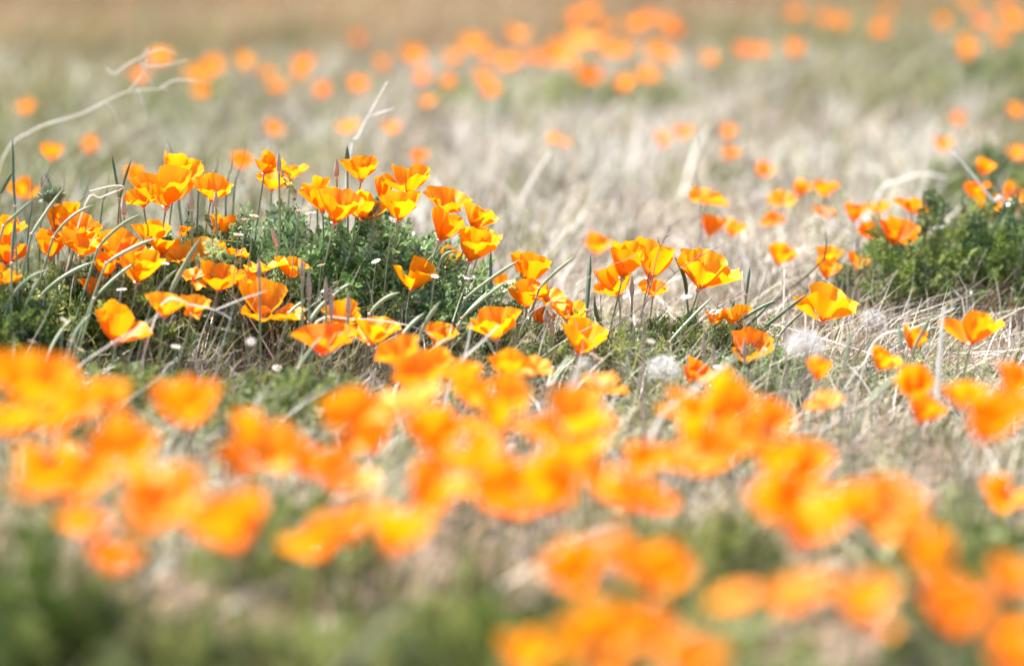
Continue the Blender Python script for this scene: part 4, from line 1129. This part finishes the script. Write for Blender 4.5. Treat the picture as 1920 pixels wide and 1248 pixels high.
stalk('dry_stalk', [[(992, 860), (988, 790), (995, 700)]], 2.2, 0.0022, M['pod'], 'blurred grey-green stalk rising through the thick drift', 'dry stalk')
stalk('dry_stalk', [[(1600, 860), (1596, 760), (1600, 640)]], 2.2, 0.0016, M['stalkm'], 'blurred brown stalk before bare pale litter', 'dry stalk')
stalk('dry_stalk', [[(1475, 700), (1473, 620), (1478, 560)]], 2.75, 0.0014, M['stalkm'], 'thin brown stalk by the wing-petalled poppy', 'dry stalk')
stalk('fallen_straw', [[(1230, 800), (1300, 730), (1380, 668)]], 2.45, 0.0022, ST, 'blurred pale straw slanting past the round seed head', 'straw')
stalk('fallen_straw', [[(1350, 735), (1385, 728), (1390, 700), (1405, 690)]], 2.8, 0.0009, M['pod'], 'thin yellowish bent straw beside the ferny tuft', 'straw')
stalk('fallen_straw', [[(1085, 690), (1110, 705), (1130, 720)]], 2.42, 0.0022, ST, 'short thick pale straw lying on a flat poppy', 'straw')
stalk('fallen_straw', [[(1640, 640), (1720, 612), (1790, 578)]], 2.84, 0.0013, ST, 'grey straw slanting across bare soil', 'straw')
stalk('fallen_straw', [[(140, 700), (200, 650), (300, 590)]], 2.7, 0.0011, ST, 'pale straw slanting below the clear-standing poppy', 'straw')
stalk('fallen_straw', [[(850, 700), (905, 640), (935, 610)]], 2.72, 0.0016, ST, 'stiff white straw under the folded-petal poppy', 'straw')
stalk('fallen_straw', [[(868, 690), (878, 640), (884, 606)]], 2.76, 0.0014, ST, 'upright pale straw at the dark foot of the mound', 'straw')
TW = M['twig']
stalk('bare_twig', [[(1164, 674), (1195, 605), (1219, 541), (1232, 480), (1257, 424)], [(1219, 541), (1214, 520), (1222, 500)], [(1238, 462), (1232, 444)], [(1246, 446), (1256, 440)]], 2.9, 0.0009, TW, 'tall bare dark twig rising past golden poppies', 'twig')
stalk('bare_twig', [[(1100, 665), (1150, 615), (1205, 572), (1265, 512), (1310, 482), (1360, 456)], [(1265, 512), (1255, 500)], [(1310, 482), (1318, 468), (1330, 462)]], 2.88, 0.0009, TW, 'long bare twig crossing before the broad-petalled poppy', 'twig')
stalk('bare_twig', [[(1118, 508), (1126, 560), (1128, 640)][::-1], [(1126, 560), (1133, 540)], [(1127, 600), (1118, 585)]], 2.9, 0.0007, TW, 'thin upright twig beside the straight thick pod', 'twig')
stalk('bare_twig', [[(1275, 640), (1330, 590), (1385, 552), (1395, 545)], [(1345, 580), (1346, 566), (1356, 560)]], 2.9, 0.0008, TW, 'bare twig leaning toward the half-hidden golden poppies', 'twig')
stalk('bare_twig', [[(985, 600), (1050, 560), (1120, 510), (1195, 478)]], 2.9, 0.0007, M['stalkm'], 'thin brown twig slanting from the straw to golden poppies', 'twig')
stalk('bare_twig', [[(1312, 370), (1305, 330), (1312, 285), (1306, 240)]], 3.35, 0.0009, M['stalkm'], 'wavy thin twig standing in grey straw', 'twig')
stalk('bare_twig', [[(1450, 780), (1490, 720), (1525, 690)], [(1490, 720), (1510, 715)]], 2.55, 0.0012, TW, 'dark twig under the fluffy blurred seed head', 'twig')
stalk('bare_twig', [[(95, 345), (78, 352), (97, 308)]], 3.1, 0.0008, TW, 'thin dark twig before a hazy poppy', 'twig')
stalk('bare_twig', [[(1905, 420), (1880, 370), (1870, 330), (1900, 270)], [(1880, 370), (1915, 350)]], 3.35, 0.0013, TW, 'dark forked twig in the dark bush poppies', 'twig')


# upright dark green grass at the left of the mound, each blade on its own
for i, (x0, y0, x1, y1, d) in enumerate(((52, 440, 60, 330, 3.05), (75, 430, 92, 318, 3.1), (110, 400, 122, 315, 3.15), (140, 405, 170, 330, 3.12), (190, 395, 205, 320, 3.1), (330, 330, 312, 258, 3.15), (372, 360, 384, 290, 3.1), (400, 345, 410, 270, 3.2), (425, 350, 437, 280, 3.12), (440, 350, 462, 262, 3.15))):
    a, b = at(x0, y0, d), at(x1, y1, d)
    g = to_ground(a, (b - a).normalized())
    V, q = tube_np([p - g for p in smooth_path([g, (a + g) / 2 + Vector((0.001, 0, 0)), a, (a + b) / 2 + Vector((0.002, 0, 0)), b], 12)], [0.0016 * (1.05 - i_ / 11) + 0.0001 for i_ in range(12)], 4)
    link('grass_blade', np_mesh('grass_blade', V, q, M['podd']), None, g, None, label='dark green grass blade upright behind the pod-tangled poppies' if x0 < 300 else 'dark green grass blade behind the ruffled golden poppy', category='grass blade', group='upright dark grass blades' if x0 < 300 else 'grass blades behind the ruffled poppy')


# ------------------------------------------------------------------ dandelion seed heads
def clock(px, py, r_px, d, label, half=False):
    c = at(px, py, d)
    R = r_px * d / F
    g = Vector((c.x - 0.006, c.y, 0))
    g.z = gzf(g.x, g.y) - 0.004
    e = thing('dandelion_seed_head', g, label, 'seed head')
    V, q = tube_np([p - g for p in bez(g, (g + c) / 2 + Vector((0.003, 0, 0)), c, 7)], [0.0014] * 7, 6)
    link('stem', np_mesh('stem', V, q, M['stalkm']), e)
    prof = [(0.01, -0.16), (0.12, -0.12), (0.17, 0), (0.12, 0.12), (0.01, 0.17)]
    o = link('core', lathe('core', prof, M['core'], 8), e, c - g)
    o.scale = (R,) * 3
    parts = []
    n = 60
    rr = random.Random(int(px))
    for i in range(n):
        z = 1 - 2 * (i + 0.5) / n
        if z < -0.35:
            continue
        a = i * 2.39996
        dv = Vector((math.sqrt(1 - z * z) * math.cos(a), math.sqrt(1 - z * z) * math.sin(a), z))
        dv = (dv + Vector((rr.gauss(0, .09), rr.gauss(0, .09), rr.gauss(0, .09)))).normalized()
        tip = dv * R * rr.uniform(0.5, 0.78)
        parts.append(tube_np([dv * R * 0.14, tip], [0.00016, 0.00014], 3))
        s1 = dv.orthogonal().normalized()
        s2 = dv.cross(s1)
        for k in range(8):
            b = k * 2 * math.pi / 8 + rr.random()
            h = dv * rr.uniform(0.2, 0.5) + (s1 * math.cos(b) + s2 * math.sin(b)) * rr.uniform(0.7, 1)
            parts.append(tube_np([tip, tip + h.normalized() * R * rr.uniform(0.28, 0.48)], [0.00029, 0.00010], 3))
    V, q = join_np(parts)
    link('seeds', np_mesh('seeds', V, q, M['fluff']), e, c - g, kind='stuff')


clock(1245, 697, 36, 2.76, 'round white dandelion seed head touching a deep orange poppy')
clock(1510, 652, 42, 2.50, 'large fluffy blurred seed head above a small orange poppy')
clock(1636, 605, 30, 3.12, 'spiky open white seed head at the edge of bare soil')

# ------------------------------------------------------------------ tiny white flowers
def bloom_mesh():
    parts = []
    for i in range(9):
        a = i * 2 * math.pi / 9
        c, s = math.cos(a), math.sin(a)
        c2, s2 = math.cos(a + 0.26), math.sin(a + 0.26)
        c3, s3 = math.cos(a - 0.26), math.sin(a - 0.26)
        v = np.array([(0.15 * c, 0.15 * s, 0), (0.75 * c3, 0.75 * s3, 0.10), (c, s, 0.05), (0.75 * c2, 0.75 * s2, 0.10)])
        parts.append((v, np.array([(0, 1, 2, 3)])))
    V, q = join_np(parts)
    return np_mesh('ray_petals', V, q, M['white'])


BLOOM = bloom_mesh()
DISC = lathe('disc', [(0.12, -0.35), (0.3, -0.1), (0.34, 0.1), (0.2, 0.22), (0.01, 0.26)], M['stamen'], 8)
TF = [(460, 411), (476, 405), (447, 440), (262, 546), (228, 543), (310, 494), (180, 566), (215, 571), (602, 497), (705, 490), (640, 568), (120, 600), (150, 655), (95, 585), (390, 590), (560, 395), (583, 400), (735, 412), (815, 518), (470, 640),
      (1287, 557), (1340, 585), (1190, 600), (1220, 640), (1112, 665), (1122, 672), (1000, 630), (985, 640), (1345, 688), (520, 690), (330, 650), (60, 640), (610, 705), (880, 520)]
for i, (x, y) in enumerate(TF):
    d = random.uniform(2.84, 2.96) if y < 600 else random.uniform(2.66, 2.80)
    c = at(x, y, d)
    g = to_ground(c, Vector((0.3, 0, 1)))
    lab, grp = (('tiny white daisy-like flower dotting the leafy mound and pods', 'tiny white flowers on the mound') if x < 960 else ('tiny pale pink-white flower in straw below the twigs', 'tiny white flowers below the twigs'))
    e = thing('tiny_flower', g, lab, 'flower', grp)
    V, q = tube_np([p - g for p in bez(g, (g + c) / 2 + Vector((-0.002, 0, 0)), c, 4)], [0.0006] * 4, 4)
    link('stem', np_mesh('stem', V, q, M['stem']), e)
    rq = Vector((random.gauss(0.1, 0.3), random.gauss(-0.1, 0.3), 1)).to_track_quat('Z', 'Y')
    o = link('ray_petals', BLOOM, e, c - g, rq)
    o.scale = (random.uniform(0.0045, 0.0065),) * 3
    o2 = link('disc', DISC, e, c - g, rq)
    o2.scale = (0.004,) * 3

# ------------------------------------------------------------------ coiled bristly fiddleneck
c = at(97, 368, 2.97)
g = Vector((c.x, c.y, gzf(c.x, c.y) - 0.004))
e = thing('coiled_weed', g, 'round bristly green coiled weed head behind the slanting pods', 'plant')
V, q = tube_np([p - g for p in bez(g, (g + c) / 2, c, 6)], [0.0018] * 6, 6)
link('stem', np_mesh('stem', V, q, M['pod']), e)
o = link('head', lathe('head', [(0.1, -0.5), (0.7, -0.42), (0.95, -0.1), (0.85, 0.3), (0.5, 0.6), (0.01, 0.72)], M['podd'], 12), e, c - g)
o.scale = (0.011,) * 3
parts = []
for k in range(420):
    dv = Vector((random.gauss(0, 1), random.gauss(0, 1), random.gauss(0.25, 0.8))).normalized()
    p0 = c - g + Vector((dv.x * 0.009, dv.y * 0.009, dv.z * 0.006))
    dr = (dv + Vector((0, 0, 0.5))).normalized()
    parts.append(tube_np([p0, p0 + dr * random.uniform(0.004, 0.010)], [0.00055, 0.0001], 3))
V, q = join_np(parts)
link('bristles', np_mesh('bristles', V, q, M['pod']), e, kind='stuff')

# ------------------------------------------------------------------ pale stones in the litter
M['stone'] = plain_mat('pale_stone', (0.42, 0.34, 0.28), (0.62, 0.54, 0.47), 120, 0.85)
for i, (px, py, rad, lab) in enumerate(((630, 1185, 0.014, 'rounded pinkish stone in litter between blurred green tufts'), (992, 1125, 0.010, 'small pale stone under the drooping blurred poppy'), (560, 1238, 0.013, 'flat white stone beside the olive tuft'), (240, 1100, 0.012, 'pale stone beside the darkest green plant'), (690, 1240, 0.013, 'broad pink-grey stone on bare soil by the green tuft'))):
    gx_, gy_ = gpt(px, py)
    r_ = random.Random(i)
    V, q = [], []
    nu_, nv_ = 12, 8
    ph_ = [r_.uniform(0, 6.28) for _ in range(4)]
    for a in range(nv_ + 1):
        th_ = math.pi * a / nv_
        for b in range(nu_):
            f_ = 2 * math.pi * b / nu_
            k_ = 1 + 0.14 * math.sin(2 * f_ + ph_[0]) + 0.10 * math.sin(3 * th_ + ph_[1]) + 0.08 * math.sin(3 * f_ + 2 * th_ + ph_[2])
            V.append((rad * k_ * 1.25 * math.sin(th_) * math.cos(f_), rad * k_ * math.sin(th_) * math.sin(f_), rad * k_ * 0.7 * math.cos(th_)))
    q = [(a * nu_ + b, (a + 1) * nu_ + b, (a + 1) * nu_ + (b + 1) % nu_, a * nu_ + (b + 1) % nu_) for a in range(nv_) for b in range(nu_)]
    link('stone', np_mesh('stone', np.array(V), np.array(q), M['stone']), None, (gx_, gy_, gzf(gx_, gy_) + rad * 0.35), None, label=lab, category='stone')
